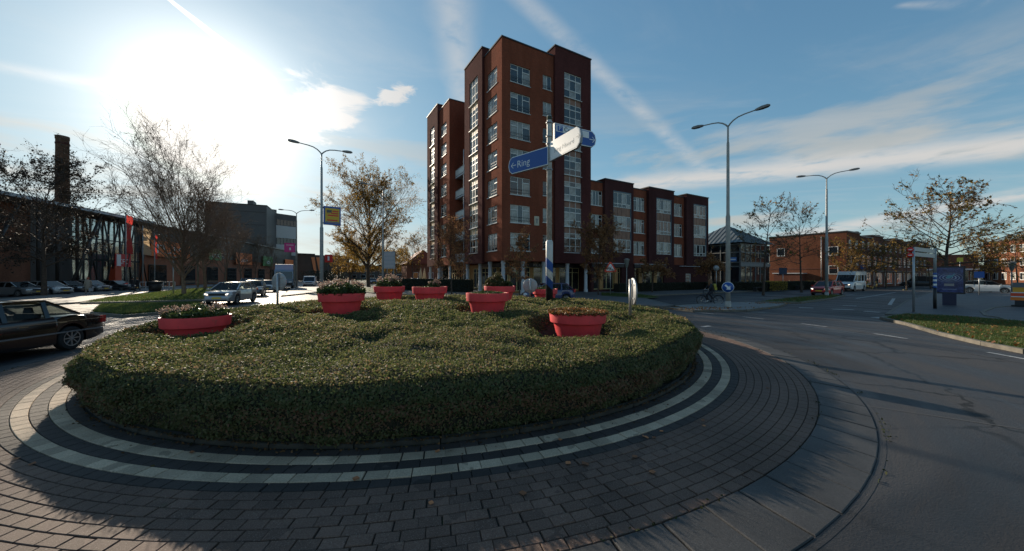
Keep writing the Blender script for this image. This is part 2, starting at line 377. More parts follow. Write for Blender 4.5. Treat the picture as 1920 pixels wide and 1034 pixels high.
_l = _q.mix(_q.ss(_q.noise(_pos, .09, 2, .3), .53, .545), _p.inputs['Base Color'].links[0].from_socket, (.042, .041, .042, 1)); _l = _q.mix(_cr, _l, (.010, .010, .010, 1)); _k = _q.ss(_n, .25, .75, .78, 1.25); _q.put(_p.inputs['Base Color'], _q.mix(1.0, _l, _q.comb(_k, _k, _k), 'MULTIPLY'))
# ------------------------------------------------------------------ ground
IC = Vector((-2.33, 11.37, 0))                       # centre of the roundabout
def sheet(name, poly, ztop, mt, zbot=-.11, kerb=None, kz=None):
    o = MB().prism(poly, zbot, ztop).build(name, mt); kind(o, 'structure')
    if kerb:
        k = MB(); P = [Vector((*p, 0)) for p in poly]; n = len(P)
        ctr = sum(P, Vector())/n
        for i in range(n):
            a, b = P[i], P[(i+1) % n]; d = (b-a)
            if d.length < .05: continue
            m = max(1, int(d.length/1.0)); nrm = Vector((d.y, -d.x, 0)).normalized()
            for j in range(m):
                p, q = a+d*(j/m)+d.normalized()*.006, a+d*((j+1)/m)-d.normalized()*.006
                if n > 40 and m == 1: p, q = a, b
                k.add([(p.x-nrm.x*.10, p.y-nrm.y*.10, zbot), (q.x-nrm.x*.10, q.y-nrm.y*.10, zbot), (q.x+nrm.x*.02, q.y+nrm.y*.02, zbot), (p.x+nrm.x*.02, p.y+nrm.y*.02, zbot),
                       (p.x-nrm.x*.10, p.y-nrm.y*.10, ztop+.012), (q.x-nrm.x*.10, q.y-nrm.y*.10, ztop+.012), (q.x+nrm.x*.02, q.y+nrm.y*.02, ztop+.012), (p.x+nrm.x*.02, p.y+nrm.y*.02, ztop+.012)],
                      [(0, 3, 2, 1), (4, 5, 6, 7), (0, 1, 5, 4), (1, 2, 6, 5), (2, 3, 7, 6), (3, 0, 4, 7)])
        ko = k.build('kerb', KERB, o); kind(ko, 'stuff')
    return o
kind(MB().bx(-2500, 2500, -600, 3500, -.5, -.16).build('ground', LAND), 'structure')
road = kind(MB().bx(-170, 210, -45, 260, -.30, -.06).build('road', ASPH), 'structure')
def arc(r, a0, a1, n): return [(IC.x+r*math.cos(R(a0+(a1-a0)*i/n)), IC.y+r*math.sin(R(a0+(a1-a0)*i/n))) for i in range(n+1)]
def xy(v): return (v.x, v.y)
DRv, DLv = Vector((math.cos(R(30.2)), math.sin(R(30.2)), 0)), Vector((-math.sin(R(30.2)), math.cos(R(30.2)), 0))
C0 = Vector((-19*36.5/F, 36.5, 0))
def BL(x, y): return C0+DRv*x+DLv*y                   # plan position in the apartment block's own axes
# plaza round the apartment block, between the two roads
plaza = sheet('pavement', arc(16.2, 96, 38, 14)+[xy(BL(10, -8.5)), xy(BL(40, -8.5)), xy(BL(62, -8.5)), xy(BL(150, -8.5)), xy(BL(150, 60)), xy(BL(-9, 140)), xy(BL(-9, 12)), xy(BL(-7.5, -2))], .05, PAVE, kerb=True)
# splitter islands
sp1 = sheet('splitter_island', [xy(G(1238, 578)), xy(G(1300, 586)), xy(G(1400, 585)), xy(G(1462, 577)), xy(G(1474, 572)), xy(G(1400, 569)), xy(G(1340, 571))], .05, TILE, kerb=True)
sp2 = sheet('splitter_island', [xy(G(1420, 568.5)), xy(G(1500, 570)), xy(G(1560, 562)), xy(G(1585, 556)), xy(G(1560, 554)), xy(G(1480, 561))], .05, TURF, kerb=True)
sp3 = sheet('splitter_island', [xy(G(528, 557)), xy(G(600, 549)), xy(G(604, 541)), xy(G(590, 534)), xy(G(568, 533)), xy(G(548, 541))], .05, TILE, kerb=True)
# verge with fallen leaves on the near side of the right-hand road
vergeR = sheet('verge', [xy(G(1650, 599)), xy(G(1700, 611)), xy(G(1760, 629)), xy(G(1840, 648)), xy(G(1920, 664)), (24, 5.5), (30, 6.5), xy(G(1905, 606)), xy(G(1800, 597)), xy(G(1700, 592))], .045, TURF, kerb=True)
pathR = sheet('footpath', [xy(G(1660, 592)), xy(G(1745, 596)), xy(G(1850, 604)), (31, 7.2), (75, 16), (75, 40), xy(G(1790, 551)), xy(G(1752, 548)), xy(G(1700, 566))], .02, mat('dark_paving', (.06, .06, .064), .6, var=.3, vscale=1.0, bump=.3, bscale=30), kerb=True)
w = MB(); cc = [G(1905, 611), G(1880, 600), G(1850, 596), G(1842, 588), G(1862, 580), G(1920, 574)]
for a, b in zip(cc[:-1], cc[1:]): w.bar((a.x, a.y, .03), (b.x, b.y, .03), .16, .05)
kind(w.build('kerb_line', KERB), 'structure')
# left: verges, footpath and the cars' parking strip in front of the mall
vergeL = sheet('verge', [xy(G(150, 571)), xy(G(330, 566.5)), xy(G(384, 565)), xy(G(470, 543)), xy(G(492, 534)), xy(G(470, 534)), xy(G(330, 546)), xy(G(200, 561))], .06, TURF, kerb=True)
vergeL2 = sheet('verge', [xy(G(170, 590)), xy(G(230, 596)), xy(G(300, 590)), xy(G(345, 579)), xy(G(384, 570.5)), xy(G(300, 572)), xy(G(186, 575))], .06, TURF, kerb=True)
pathL = sheet('footpath', [xy(G(-60, 583)), xy(G(150, 569.5)), xy(G(205, 559)), xy(G(330, 544.5)), xy(G(400, 538)), xy(G(400, 534)), xy(G(200, 545)), xy(G(0, 563)), xy(G(-60, 568))], .05, TILE, kerb=True)
vergeM = sheet('verge', [xy(G(628, 541)), xy(G(700, 551)), xy(G(770, 546)), xy(G(775, 530)), xy(G(730, 522.5)), xy(G(700, 521.5)), xy(G(660, 524))], .045, TURF, kerb=True)
# painted markings
mk = MB()
def dash(a0, a1, r=15.2, wd=.06, z=-.055):
    n = 5; P = [(IC.x+rr*math.cos(R(a0+(a1-a0)*i/n)), IC.y+rr*math.sin(R(a0+(a1-a0)*i/n)), z) for rr in (r-wd, r+wd) for i in range(n+1)]
    mk.add(P, [(i, i+1, n+2+i, n+1+i) for i in range(n)])
for a0 in (-58, -44, -31, -18, -7, 4.5, 14.5, 24.5, 34): dash(a0, a0-3.8)
def stripe(p, q, wd=.12):
    d = (q-p).normalized(); nn = Vector((-d.y, d.x, 0))*wd/2
    mk.add([(p-nn), (q-nn), (q+nn), (p+nn)], [(0, 1, 2, 3)])
for px0, py0, px1, py1, wd in ((1316, 613, 1332, 611.5, .18), (1498, 577, 1525, 578, .35), (1560, 580, 1600, 581, .35), (1580, 573, 1606, 574, .35), (1620, 584, 1650, 586, .35), (1405, 571, 1462, 573.5, .4),
        (1524, 557, 1600, 553, .3), (1605, 560, 1680, 548.5, .16), (1600, 544.5, 1745, 546, .16), (1668, 572, 1676, 560, .2), (1640, 596, 1672, 596, .5), (545, 556, 600, 553, .25)):
    a, b = G(px0, py0, -.055), G(px1, py1, -.055); stripe(a, b, wd)
kind(mk.build('road_marking', ROADW), 'structure')
mk = MB(); stripe(G(1597, 757, -.0555), G(1925, 806, -.0555), .028); kind(mk.build('road_joint', mat('sealed_joint', (.085, .083, .08), .7)), 'structure')

# ------------------------------------------------------------------ the roundabout's apron: pavers, white rings, kerb slabs
apron = kind(MB().lathe([(6.6, -.10), (6.6, -.020), (9.22, -.020), (9.22, -.10)], 160, (0, 0, 0), smooth=False).build('apron', JOINT, None, IC), 'structure')
rng = np.random.default_rng(7); random.seed(7)
def segmesh(r0, r1, da, z0, z1, gap, ch, name, mt, zr0=None):
    """one wedge-shaped stone of a ring, its top edges worn"""
    mb = MB(); h = da/2; P = []
    for (z, c) in ((z0, 0), (z1-ch, 0), (z1, ch)):
        for r, sa in ((r0+gap/2+c, -1), (r1-gap/2-c, -1), (r1-gap/2-c, 1), (r0+gap/2+c, 1)):
            a = sa*(h-(gap/2+c)/r); zz = z
            if zr0 is not None and z > z0: zz = z + (zr0 if r > (r0+r1)/2 else 0)
            P.append((r*math.cos(a), r*math.sin(a), zz))
    mb.add(P, [(0, 1, 5, 4), (1, 2, 6, 5), (2, 3, 7, 6), (3, 0, 4, 7), (4, 5, 9, 8), (5, 6, 10, 9), (6, 7, 11, 10), (7, 4, 8, 11), (8, 9, 10, 11)])
    return mb.mesh(name, mt)
cam_a = math.degrees(math.atan2(-IC.y, -IC.x))
pool = []                                                      # (distance, mesh, angle) of every brown or dark paver
rows = [(7.30, 7.45, .225, DKPAV, 0), (7.62, 7.79, .225, DKPAV, 0), (7.95, 8.09, .195, DKPAV, 0)]
r = 8.09
while r < 9.12: rows.append((r, r+.12333, .192, PAVER, 0)); r += .12333
def ring(r0, r1, ln, mt, nm, a0=cam_a-108, a1=cam_a+108, **k):
    rm = (r0+r1)/2; da = ln/rm; n = int(R(a1-a0)/da); me = segmesh(r0, r1, da, -.06, 0, k.get('gap', .008), k.get('ch', .005), nm, mt, k.get('zr0'))
    ph = random.random()*da
    for i in range(n):
        a = R(a0)+ph+i*da; p = IC+Vector((rm*math.cos(a), rm*math.sin(a), 0)); yield p, me, a
for r0, r1, ln, mt, _ in rows:
    for p, me, a in ring(r0, r1, ln, mt, 'paver'):
        inside = p.y > .6 and abs(p.x)/max(p.y, .1) < 1.55 and 2.0/p.y*F < 560
        pool.append(((p.length if inside else 99+p.length), me, a))
pool.sort(key=lambda t: t[0])
rest = MB()
for i, (d, me, a) in enumerate(pool):
    dzz = random.gauss(0, .0007); rot = a
    if i < 300:
        o = ob('paver', me, apron, (0, 0, dzz), rot)
        o.rotation_euler = (random.gauss(0, .00025), random.gauss(0, .00025), rot+random.gauss(0, .0004))
    else:
        M = Matrix.Rotation(rot, 3, 'Z'); mi = 1 if me.materials[0] == DKPAV else 0
        rest.add([tuple(M @ v.co + Vector((0, 0, dzz))) for v in me.vertices], [tuple(p.vertices) for p in me.polygons], mi)
kind(rest.build('paver', [PAVER, DKPAV], apron), 'stuff')
for r0, r1 in ((7.45, 7.62), (7.79, 7.95)):
    for p, me, a in ring(r0, r1, .232, WSTONE, 'white_stone'):
        o = ob('white_stone', me, apron, (0, 0, .002+random.gauss(0, .0012)), a+random.gauss(0, .0005))
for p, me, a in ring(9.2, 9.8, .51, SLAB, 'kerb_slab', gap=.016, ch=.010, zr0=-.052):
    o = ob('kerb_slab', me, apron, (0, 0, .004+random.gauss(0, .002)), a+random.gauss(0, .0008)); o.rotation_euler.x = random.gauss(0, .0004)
for p, me, a in ring(7.17, 7.29, .98, EDGE, 'edging_stone', gap=.014, ch=.012):
    o = ob('edging_stone', me, apron, (0, 0, .05), a)
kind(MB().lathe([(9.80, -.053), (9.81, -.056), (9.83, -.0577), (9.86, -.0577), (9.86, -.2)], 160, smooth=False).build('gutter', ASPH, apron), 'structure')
n = 3000; a = R(cam_a)+rng.uniform(-1.7, 1.7, n); rr = 7.24+np.abs(rng.normal(0, .05, n))*np.where(rng.random(n) < .12, 4, 1)
kind(ob('leaf_litter', quadmesh('leaf_litter', leaves(np.stack([IC.x+rr*np.cos(a), IC.y+rr*np.sin(a), np.where(rr < 7.30, .056, .006)], 1), .04, rng, 1.6, .6), leafmat('litter_leaf', [(.05, .03, .015), (.10, .055, .022), (.16, .08, .03), (.05, .06, .02)], .8, .2), rng.random(n))), 'stuff')
# moss, weeds and dead leaves along the joints
n = 1300; a = R(cam_a)+rng.uniform(-1.6, 1.6, n); rr = np.where(rng.random(n) < .6, 9.84+np.abs(rng.normal(0, .05, n)), 9.2+rng.normal(0, .02, n))
keep = np.sin(a*9+np.sin(a*23)*2) > rng.uniform(-.6, 1.2, n); a, rr = a[keep], rr[keep]
C = np.stack([IC.x+rr*np.cos(a), IC.y+rr*np.sin(a), np.where(rr > 9.5, -.045, .008)], 1)
MOSS = leafmat('moss', [(.02, .03, .01), (.04, .05, .015), (.07, .06, .02)], .9, .2)
kind(ob('weeds', quadmesh('weeds', leaves(C, .035, rng, .3), MOSS, rng.random(len(C)))), 'stuff')
FALLEN = leafmat('fallen_leaf', [(.22, .07, .02), (.32, .13, .03), (.30, .19, .07), (.16, .05, .03)], .7, .25)
leafbits = [xy(G(px, py, 0)) for px, py in ((980, 927), (1065, 870), (1098, 872), (1190, 858), (1213, 822), (1223, 887), (1226, 822), (1318, 790), (1320, 800), (1240, 810), (1208, 820), (1440, 729), (667, 900), (820, 848), (808, 945), (60, 872), (30, 862), (360, 850), (1050, 826))]
me = MB().add([(-.03, 0, .004), (-.012, .02, .012), (.012, .022, .006), (.034, 0, .014), (.012, -.022, .004), (-.012, -.018, .010), (0, 0, .002)], [(0, 1, 6), (1, 2, 6), (2, 3, 6), (3, 4, 6), (4, 5, 6), (5, 0, 6)]).mesh('fallen_leaf', mat('fallen_leaf_single', (.34, .13, .05), .7, rnd=.5))
for i, (x, y) in enumerate(leafbits):
    o = tag(ob('fallen_leaf', me, None, (x, y, .004), random.uniform(0, 6)), 'small dry autumn leaf lying on the brown pavers or white stones of the apron', 'leaf', 'fallen leaves on the roundabout apron'); s = random.uniform(.9, 1.5); o.scale = (s, s, s)

# ------------------------------------------------------------------ the clipped hedge on the island
PL = [  # planters: px centre, depth, rim height, diameter
    (369, 8.4, 1.05, 1.32), (641, 10.8, 1.47, 1.32), (730, 15.2, 1.54, 1.30), (806, 13.3, 1.58, 1.30),
    (914, 10.7, 1.48, 1.30), (937, 14.6, 1.57, 1.30), (1022, 17.3, 1.35, 1.22), (1083, 8.25, 1.17, 1.32)]
PLW = [(at(px, Y, z), d) for px, Y, z, d in PL]
ROUND = [(np.array([math.cos(k*2.39996), math.sin(k*2.39996)])*3.1*math.sqrt(k+.5), rng.uniform(0, 6.28)) for k in range(3)]
NF = rng.normal(0, 1, (26, 2)); NF = NF/np.linalg.norm(NF, axis=1)[:, None]*rng.uniform(.8, 7.0, 26)[:, None]; NP = rng.uniform(0, 6.28, 26)
def fbm(x, y):
    s = 0
    for (fx, fy), p in zip(NF, NP): s = s+np.sin(fx*x+fy*y+p)/(1+.35*math.hypot(fx, fy))
    return s/4.0
HOLES = [(-6.3, 7.2, .3, .16), (-2.6, 6.6, .3, .12), (.6, 7.0, .35, .14), (3.1, 9.6, .4, .2), (-7.4, 12.5, .5, .2), (-1.0, 10.2, .4, .18), (-4.3, 9.0, .40, .22), (-3.6, 8.7, .35, .2), (1.3, 12.3, .5, .25), (-1.5, 8.5, .25, .12), (-5.8, 10.9, .4, .25), (2.2, 15.0, .6, .25)]
def hz(x, y):
    dx_, dy_ = x-IC.x, y-IC.y; r = np.hypot(dx_, dy_)
    z = .865+.25*np.exp(-(r/3.6)**2)+.014*dy_+(.075*fbm(x, y)+.045*fbm(3.1*x+5, 3.1*y))*(1-.65*np.clip((r-5.6)/1.3, 0, 1))
    for (p, d) in PLW:
        q = np.hypot(x-p.x, y-p.y); z = z-(.60 if d > 1.31 else .14)*np.exp(-((np.maximum(q, .66)-.66)/.36)**2)
    for hx, hy, hr, hd in HOLES: z = z-hd*np.exp(-(((x-hx)**2+(y-hy)**2)/hr**2))
    return z
def hr(a): return 7.22+.05*np.sin(3*a+1)+.045*np.sin(11*a)+.03*np.sin(29*a+2)
mb = MB(); NA, prof = 200, [(.985, .02), (.998, .25), (1.012, .55), (1.014, .80), (1.002, .94), (.97, 1.0)]
P, Fc = [], []
for k in range(NA):
    a = 2*math.pi*k/NA; R0 = float(hr(a))
    for pr, pz in prof:
        x, y = IC.x+R0*pr*math.cos(a), IC.y+R0*pr*math.sin(a); P.append((x, y, float(hz(x, y))*pz-.03 if pz > .1 else pz))
    for j in range(1, 14):
        rr = R0*.97*(1-j/14); x, y = IC.x+rr*math.cos(a), IC.y+rr*math.sin(a); P.append((x, y, float(hz(x, y))-.03))
m_ = len(prof)+13
for k in range(NA):
    for j in range(m_-1): Fc.append((k*m_+j, ((k+1) % NA)*m_+j, ((k+1) % NA)*m_+j+1, k*m_+j+1))
Fc.append([k*m_+m_-1 for k in range(NA)])
hedge = tag(mb.add(P, Fc, 0, True).build('hedge', mat('hedge_inside', (.022, .024, .013), .95, var=.5, vscale=9, bump=1, bscale=30)), 'large round clipped evergreen hedge filling the middle of the roundabout', 'hedge')
NT = 560000                                              # leaves on top, denser and smaller near the camera
aa = rng.uniform(0, 2*math.pi, NT); rr = hr(aa)*np.sqrt(rng.random(NT)); X = IC.x+rr*np.cos(aa); Y = IC.y+rr*np.sin(aa)
D = np.hypot(X, Y); keep = rng.random(NT) < np.clip((7.5/D)**1.6, .16, 1); X, Y, D = X[keep], Y[keep], D[keep]
keep = np.ones(len(X), bool)
for p, d in PLW: keep &= np.hypot(X-p.x, Y-p.y) > d*.5
X, Y, D = X[keep], Y[keep], D[keep]
edge = np.clip((np.hypot(X-IC.x, Y-IC.y)/7.22-.93)/.07, 0, 1)
Z = hz(X, Y)*(1-.035*edge**2)+rng.normal(0, .024, len(X))+.03*np.maximum(rng.random(len(X))-.9, 0)*10*rng.random(len(X))
P1 = leaves(np.stack([X, Y, Z], 1), .033*np.maximum(1, D/6.5)**.85, rng, .8, .62)
kind(ob('foliage', quadmesh('foliage', P1, LEAFH, np.clip(rng.beta(2.0, 2.4, len(X))*.9+.12*fbm(X, Y), 0, 1)), hedge), 'stuff')
NS = 150000
aa = R(cam_a)+rng.uniform(-1.75, 1.75, NS); t = rng.random(NS); pr = np.interp(t, [0, .25, .55, .8, .94, 1], [.985, .998, 1.014, 1.016, 1.004, .98])
R0 = hr(aa)*pr+rng.normal(0, .025, NS)+.03*np.sin(aa*60)*np.sin(t*14); X = IC.x+R0*np.cos(aa); Y = IC.y+R0*np.sin(aa); Z = t*(hz(X, Y)*.97)
gapn = fbm(aa*9, t*5)+.35*(t < .42)*(t > .12); keep = rng.random(NS) < np.clip(.92-.35*gapn, .25, 1)
X, Y, Z, aa, t = X[keep], Y[keep], Z[keep], aa[keep], t[keep]
NRM = np.stack([np.cos(aa), np.sin(aa), .25+0*aa], 1)
kind(ob('foliage', quadmesh('side_foliage', leaves(np.stack([X, Y, Z], 1), .036, rng, .1, .6, NRM), LEAFHS, np.clip(rng.beta(2, 2.6, len(X))+.5*(np.abs(t-.45) < .22)*(rng.random(len(X)) < np.clip(.45+.3*np.sin(aa*4.3)+.2*np.sin(aa*11), 0, 1)), 0, 1)), hedge), 'stuff')
n = 5200; aa = R(cam_a)+rng.uniform(-1.7, 1.7, n); t = rng.beta(2, 2.4, n)*.95; R0 = hr(aa)*1.005+rng.normal(.005, .03, n); L = rng.uniform(.06, .24, n)
tip = np.stack([rng.normal(0, .35, n), rng.normal(0, .35, n), rng.uniform(.25, 1, n)], 1); tip /= np.linalg.norm(tip, axis=1)[:, None]
C = np.stack([IC.x+R0*np.cos(aa), IC.y+R0*np.sin(aa), t*.8+.03], 1); side = np.stack([-np.sin(aa), np.cos(aa), 0*aa], 1)*.0028
kind(ob('twigs', quadmesh('twigs', np.stack([C-side, C+side, C+tip*L[:, None]+side*.5, C+tip*L[:, None]-side*.5], 1), TWIG), hedge), 'stuff')

# ------------------------------------------------------------------ red planters and what grows in them
def planter(i, p, d, label):
    t = thing('planter', label, 'planter', (p.x, p.y, p.z-.78), 0, 'red planters on the roundabout'); s = d/1.3; n = 40
    MB().lathe([(.42, .0), (.44, .0), (.50, .30), (.555, .535), (.57, .545)], n).build('bowl', RED, t, angle=30).scale = (s, s, 1)
    MB().lathe([(.545, .535), (.615, .535), (.628, .55), (.646, .755), (.642, .78), (.59, .78), (.575, .73), (.57, .60)], n).build('rim', RED, t, angle=30).scale = (s, s, 1)
    MB().lathe([(.001, .735), (.3, .745), (.578, .72)], 24).build('soil', SOIL, t).scale = (s, s, 1)
    return t
PLAB = ['red round planter with pink flowers nearest the black saloon', 'red round planter with tall pink-white flower heads beside the lamp post with the yellow board',
        'smaller-looking red planter in front of the dark terrace hedge', 'red planter with one sparse flower clump in the middle of the hedge',
        'red planter with flat short greenery, between the sparse one and the signpost', 'red planter with a bushy green shrub behind the flat one',
        'half-hidden red planter behind the striped foot of the signpost', 'largest-looking red planter with rusty trailing plants nearest the camera']
for i, (p, d) in enumerate(PLW): planter(i, p, d, PLAB[i])
GREEN = leafmat('plant_leaf', [(.03, .055, .015), (.06, .09, .025), (.10, .13, .04)], .45, .35)
RUST = leafmat('rusty_leaf', [(.16, .06, .02), (.28, .10, .03), (.10, .12, .035), (.34, .16, .06)], .55, .35)
FLOW = leafmat('flower_petal', [(.26, .15, .12), (.42, .29, .23), (.36, .30, .22)], .6, .4)
def plant(name, p, d, label, hgt, nl, mt, rad=.56, flowers=0, cz=(0, 0), droop=0):
    t = thing(name, label, 'plant', (p.x, p.y, p.z-.05))
    s = d/1.3; a = rng.uniform(0, 6.283, nl); q = np.sqrt(rng.random(nl))*rad*s
    x, y = cz[0]+q*np.cos(a), cz[1]+q*np.sin(a)
    lump = hgt*(.45+.55*np.clip(1-(q/(rad*s))**2.2, 0, 1))*(.8+.3*np.sin(7*x+2)*np.sin(8*y+1)); z = rng.random(nl)**.6*lump
    if droop:
        k = rng.random(nl) < .3; a2 = rng.uniform(0, 6.28, nl); rr2 = (.60+rng.random(nl)*.07)*s; x = np.where(k, rr2*np.cos(a2), x); y = np.where(k, rr2*np.sin(a2), y); z = np.where(k, .06-rng.random(nl)**2*droop, z)
    kind(ob('foliage', quadmesh('foliage', leaves(np.stack([x, y, z], 1), .075, rng, .3, .5), mt, rng.random(nl)), t), 'stuff')
    st = MB()
    for k in range(14):
        b = random.uniform(0, 6.28); q0 = rad*s*random.random()*.8; st.tube([(cz[0]+q0*math.cos(b)*.6, cz[1]+q0*math.sin(b)*.6, -.03), (cz[0]+q0*math.cos(b), cz[1]+q0*math.sin(b), hgt*.75)], [.008, .004], 3)
    kind(st.build('stem', TWIG, t), 'stuff')
    if flowers:
        C = []
        for k in range(flowers):
            b = random.uniform(0, 6.28); q0 = rad*s*math.sqrt(random.random()); h0 = hgt*(.62+.42*(1-(q0/(rad*s))**2)); c = (cz[0]+q0*math.cos(b), cz[1]+q0*math.sin(b), h0)
            C.append(np.array(c)+rng.normal(0, .032, (38, 3)))
        C = np.concatenate(C); kind(ob('flower_heads', quadmesh('flower_heads', leaves(C, .035, rng, .5, .9), FLOW, rng.random(len(C))), t), 'stuff')
    return t
plant('flowering_shrub', *PLW[0], 'low shrub with faded pink flower heads in the planter nearest the black saloon', .32, 2600, GREEN, .6, 15)
plant('flowering_shrub', *PLW[1], 'dense shrub with many pinkish-white flower heads in the planter beside the lamp post', .42, 4200, GREEN, .66, 32)
plant('flowering_shrub', *PLW[2], 'rounded shrub with pale flower heads in the planter before the terrace hedge', .50, 2400, GREEN, .52, 26)
plant('flowering_plant', *PLW[3], 'single small clump with a few pale flower heads in the middle planter', .30, 700, GREEN, .22, 9, (.15, 0))
plant('ground_cover', PLW[3][0], 1.3, 'short weeds round the flower clump in the middle planter', .07, 600, GREEN, .56)
plant('ground_cover', *PLW[4], 'flat short green plants in the planter left of the signpost', .10, 1800, GREEN, .57)
plant('leafy_shrub', *PLW[5], 'bushy olive-green shrub without flowers in the rear planter', .62, 2600, leafmat('olive_leaf', [(.04, .05, .015), (.09, .09, .03), (.14, .10, .04)], .5, .35), .42, 0, (-.18, 0))
plant('leafy_shrub', PLW[5][0], 1.3, 'smaller upright shrub sharing the rear planter', .42, 700, GREEN, .18, 0, (.34, 0))
plant('ground_cover', *PLW[6], 'low green plants in the half-hidden planter behind the signpost', .16, 1300, GREEN, .5)
plant('trailing_plant', *PLW[7], 'rust-red and green trailing plants spilling over the nearest planter', .11, 3600, RUST, .6, 0, (0, 0), .05)

# ------------------------------------------------------------------ apartment block
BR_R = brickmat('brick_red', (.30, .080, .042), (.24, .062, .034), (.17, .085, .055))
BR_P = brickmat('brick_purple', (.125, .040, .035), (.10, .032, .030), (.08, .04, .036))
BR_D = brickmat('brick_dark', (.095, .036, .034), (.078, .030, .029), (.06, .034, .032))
FRAME = mat('window_frame_white', (.62, .62, .58), .5, var=.1, vscale=2)
FRAMEB = mat('window_frame_blue', (.10, .16, .20), .5)
CREAM = mat('shop_frame_cream', (.62, .50, .24), .55)
OCHRE = mat('ochre_brick', (.42, .22, .08), .8, var=.2, vscale=6)
CAPM = mat('roof_trim', (.030, .026, .026), .5)
ROOFM = mat('roof_felt', (.06, .06, .06), .9)
PGL = mat('window_glass', (.020, .026, .034), .04, spec=.9, var=.5, vscale=.7)
PGC = mat('window_glass_curtain', (.30, .285, .25), .10, spec=.8, var=.35, vscale=2.5)
PGD = mat('shop_glass', (.030, .030, .030), .05, spec=.9, var=.6, vscale=.9)
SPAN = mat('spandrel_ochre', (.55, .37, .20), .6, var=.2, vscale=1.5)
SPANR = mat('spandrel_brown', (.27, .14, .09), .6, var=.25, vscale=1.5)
RAILM = mat('rail_dark', (.05, .05, .055), .5)
WCOL = mat('column_white', (.50, .51, .52), .6, var=.1, vscale=2)
LOBE = mat('fascia_dark', (.022, .016, .018), .45)
BALC = mat('balcony_panel', (.62, .62, .58), .5, var=.12, vscale=1.5)
def cuts(a, b, hs, i): return sorted({a, b, *[min(max(h[i], a), b) for h in hs], *[min(max(h[i+1], a), b) for h in hs]})
def inhole(u, z, hs): return any(h[0] < u < h[1] and h[2] < z < h[3] for h in hs)
def facade(mb, ax, c, u0, u1, z0, z1, hs, dep=.20, mi=0):
    """a wall face with real openings and their reveals; ax 'x': faces -y at y=c, ax 'y': faces -x at x=c"""
    P = (lambda u, d, z: (u, c+d, z)) if ax == 'x' else (lambda u, d, z: (c+d, u, z))
    us = cuts(u0, u1, hs, 0); zs = cuts(z0, z1, hs, 2)
    for a, b in zip(us[:-1], us[1:]):
        for e, f in zip(zs[:-1], zs[1:]):
            if not inhole((a+b)/2, (e+f)/2, hs): mb.add([P(a, 0, e), P(b, 0, e), P(b, 0, f), P(a, 0, f)], [(0, 1, 2, 3)], mi)
    for a, b, e, f in hs:
        mb.add([P(a, 0, e), P(b, 0, e), P(b, 0, f), P(a, 0, f), P(a, dep, e), P(b, dep, e), P(b, dep, f), P(a, dep, f)], [(0, 1, 5, 4), (1, 2, 6, 5), (2, 3, 7, 6), (3, 0, 4, 7)], mi)
def block(name, mt, par, x0, x1, y0, y1, z0, z1, fx=(), fy=(), cap=True):
    mb = MB(); facade(mb, 'x', y0, x0, x1, z0, z1, list(fx)); facade(mb, 'y', x0, y0, y1, z0, z1, list(fy))
    mb.add([(x1, y0, z0), (x1, y1, z0), (x1, y1, z1), (x1, y0, z1), (x0, y1, z0), (x0, y1, z1)], [(0, 1, 2, 3), (1, 4, 5, 2)])
    mb.add([(x0, y0, z0), (x1, y0, z0), (x1, y1, z0), (x0, y1, z0), (x0, y0, z1), (x1, y0, z1), (x1, y1, z1), (x0, y1, z1)], [(0, 3, 2, 1), (4, 5, 6, 7)])
    me = mb.mesh(name, mt); o = ob(name, me, par)
    if cap:
        e = .07; k = MB()
        k.bx(x0-e, x1+e, y0-e, y0+.25, z1, z1+.13); k.bx(x0-e, x1+e, y1-.25, y1+e, z1, z1+.13); k.bx(x0-e, x0+.25, y0+.25, y1-.25, z1, z1+.13); k.bx(x1-.25, x1+e, y0+.25, y1-.25, z1, z1+.13)
        k.build('roof_trim', CAPM, o)
    return o
WM = {}
def wintype(key, w, h, lights, fm=None, rails=(), dep=.06, sill=True):
    fr = MB(); us = cuts(0, w, [(a*w, b*w) for a, b, _, _ in lights], 0); zs = cuts(0, h, [(e*h, f*h) for _, _, e, f in lights], 0)
    hs = [(a*w, b*w, e*h, f*h) for a, b, e, f in lights]
    for a, b in zip(us[:-1], us[1:]):
        for e, f in zip(zs[:-1], zs[1:]):
            if not inhole((a+b)/2, (e+f)/2, hs): fr.bx(a, b, 0, dep, e, f)
    if sill: fr.bx(-.06, w+.06, -.16, dep, -.07, -.003)
    panes = []
    for a, b, e, f in hs: panes.append(((a, 0, e), MB().bx(0, b-a, dep*.55, dep*.8, 0, f-e)))
    rl = None
    if rails:
        rl = MB()
        for q in rails: rl.bar((.03, -.09, q*h), (w-.03, -.09, q*h), .03)
        for x in (.05, w-.05): rl.bar((x, -.09, min(rails)*h), (x, -.09, max(rails)*h), .025)
    WM[key] = (fr.mesh('window', fm or FRAME), [(l, p.mesh('pane', PGL), p.mesh('pane', PGC)) for l, p in panes], rl.mesh('window_rail', RAILM) if rl else None)
def window(key, par, ax, c, u, z, w, curt=.3, rec=.09):
    fr, pn, rl = WM[key]
    o = ob('window', fr, par, (u, c+rec, z) if ax == 'x' else (c+rec, u+w, z), 0 if ax == 'x' else R(-90))
    for l, a, b in pn: ob('pane', b if random.random() < curt else a, o, l)
    if rl: ob('window_rail', rl, o)
    return o
WL = [(.03, .36, .04, .70), (.03, .36, .75, .96), (.39, .61, .04, .96), (.64, .97, .04, .70), (.64, .97, .75, .96)]
wintype('large', 2.46, 1.9, WL, rails=(.16, .32))
wintype('left', 2.28, 1.85, WL, rails=(.16, .32))
wintype('small', 1.17, 1.56, [(.06, .46, .04, .96), (.54, .94, .04, .96)], rails=(.12, .25))
B3 = [(a, a+.30, e, f) for a in (.025, .35, .675) for e, f in ((.04, .30), (.34, .72), (.77, .97))]
wintype('bay', 2.53, 2.2, B3)
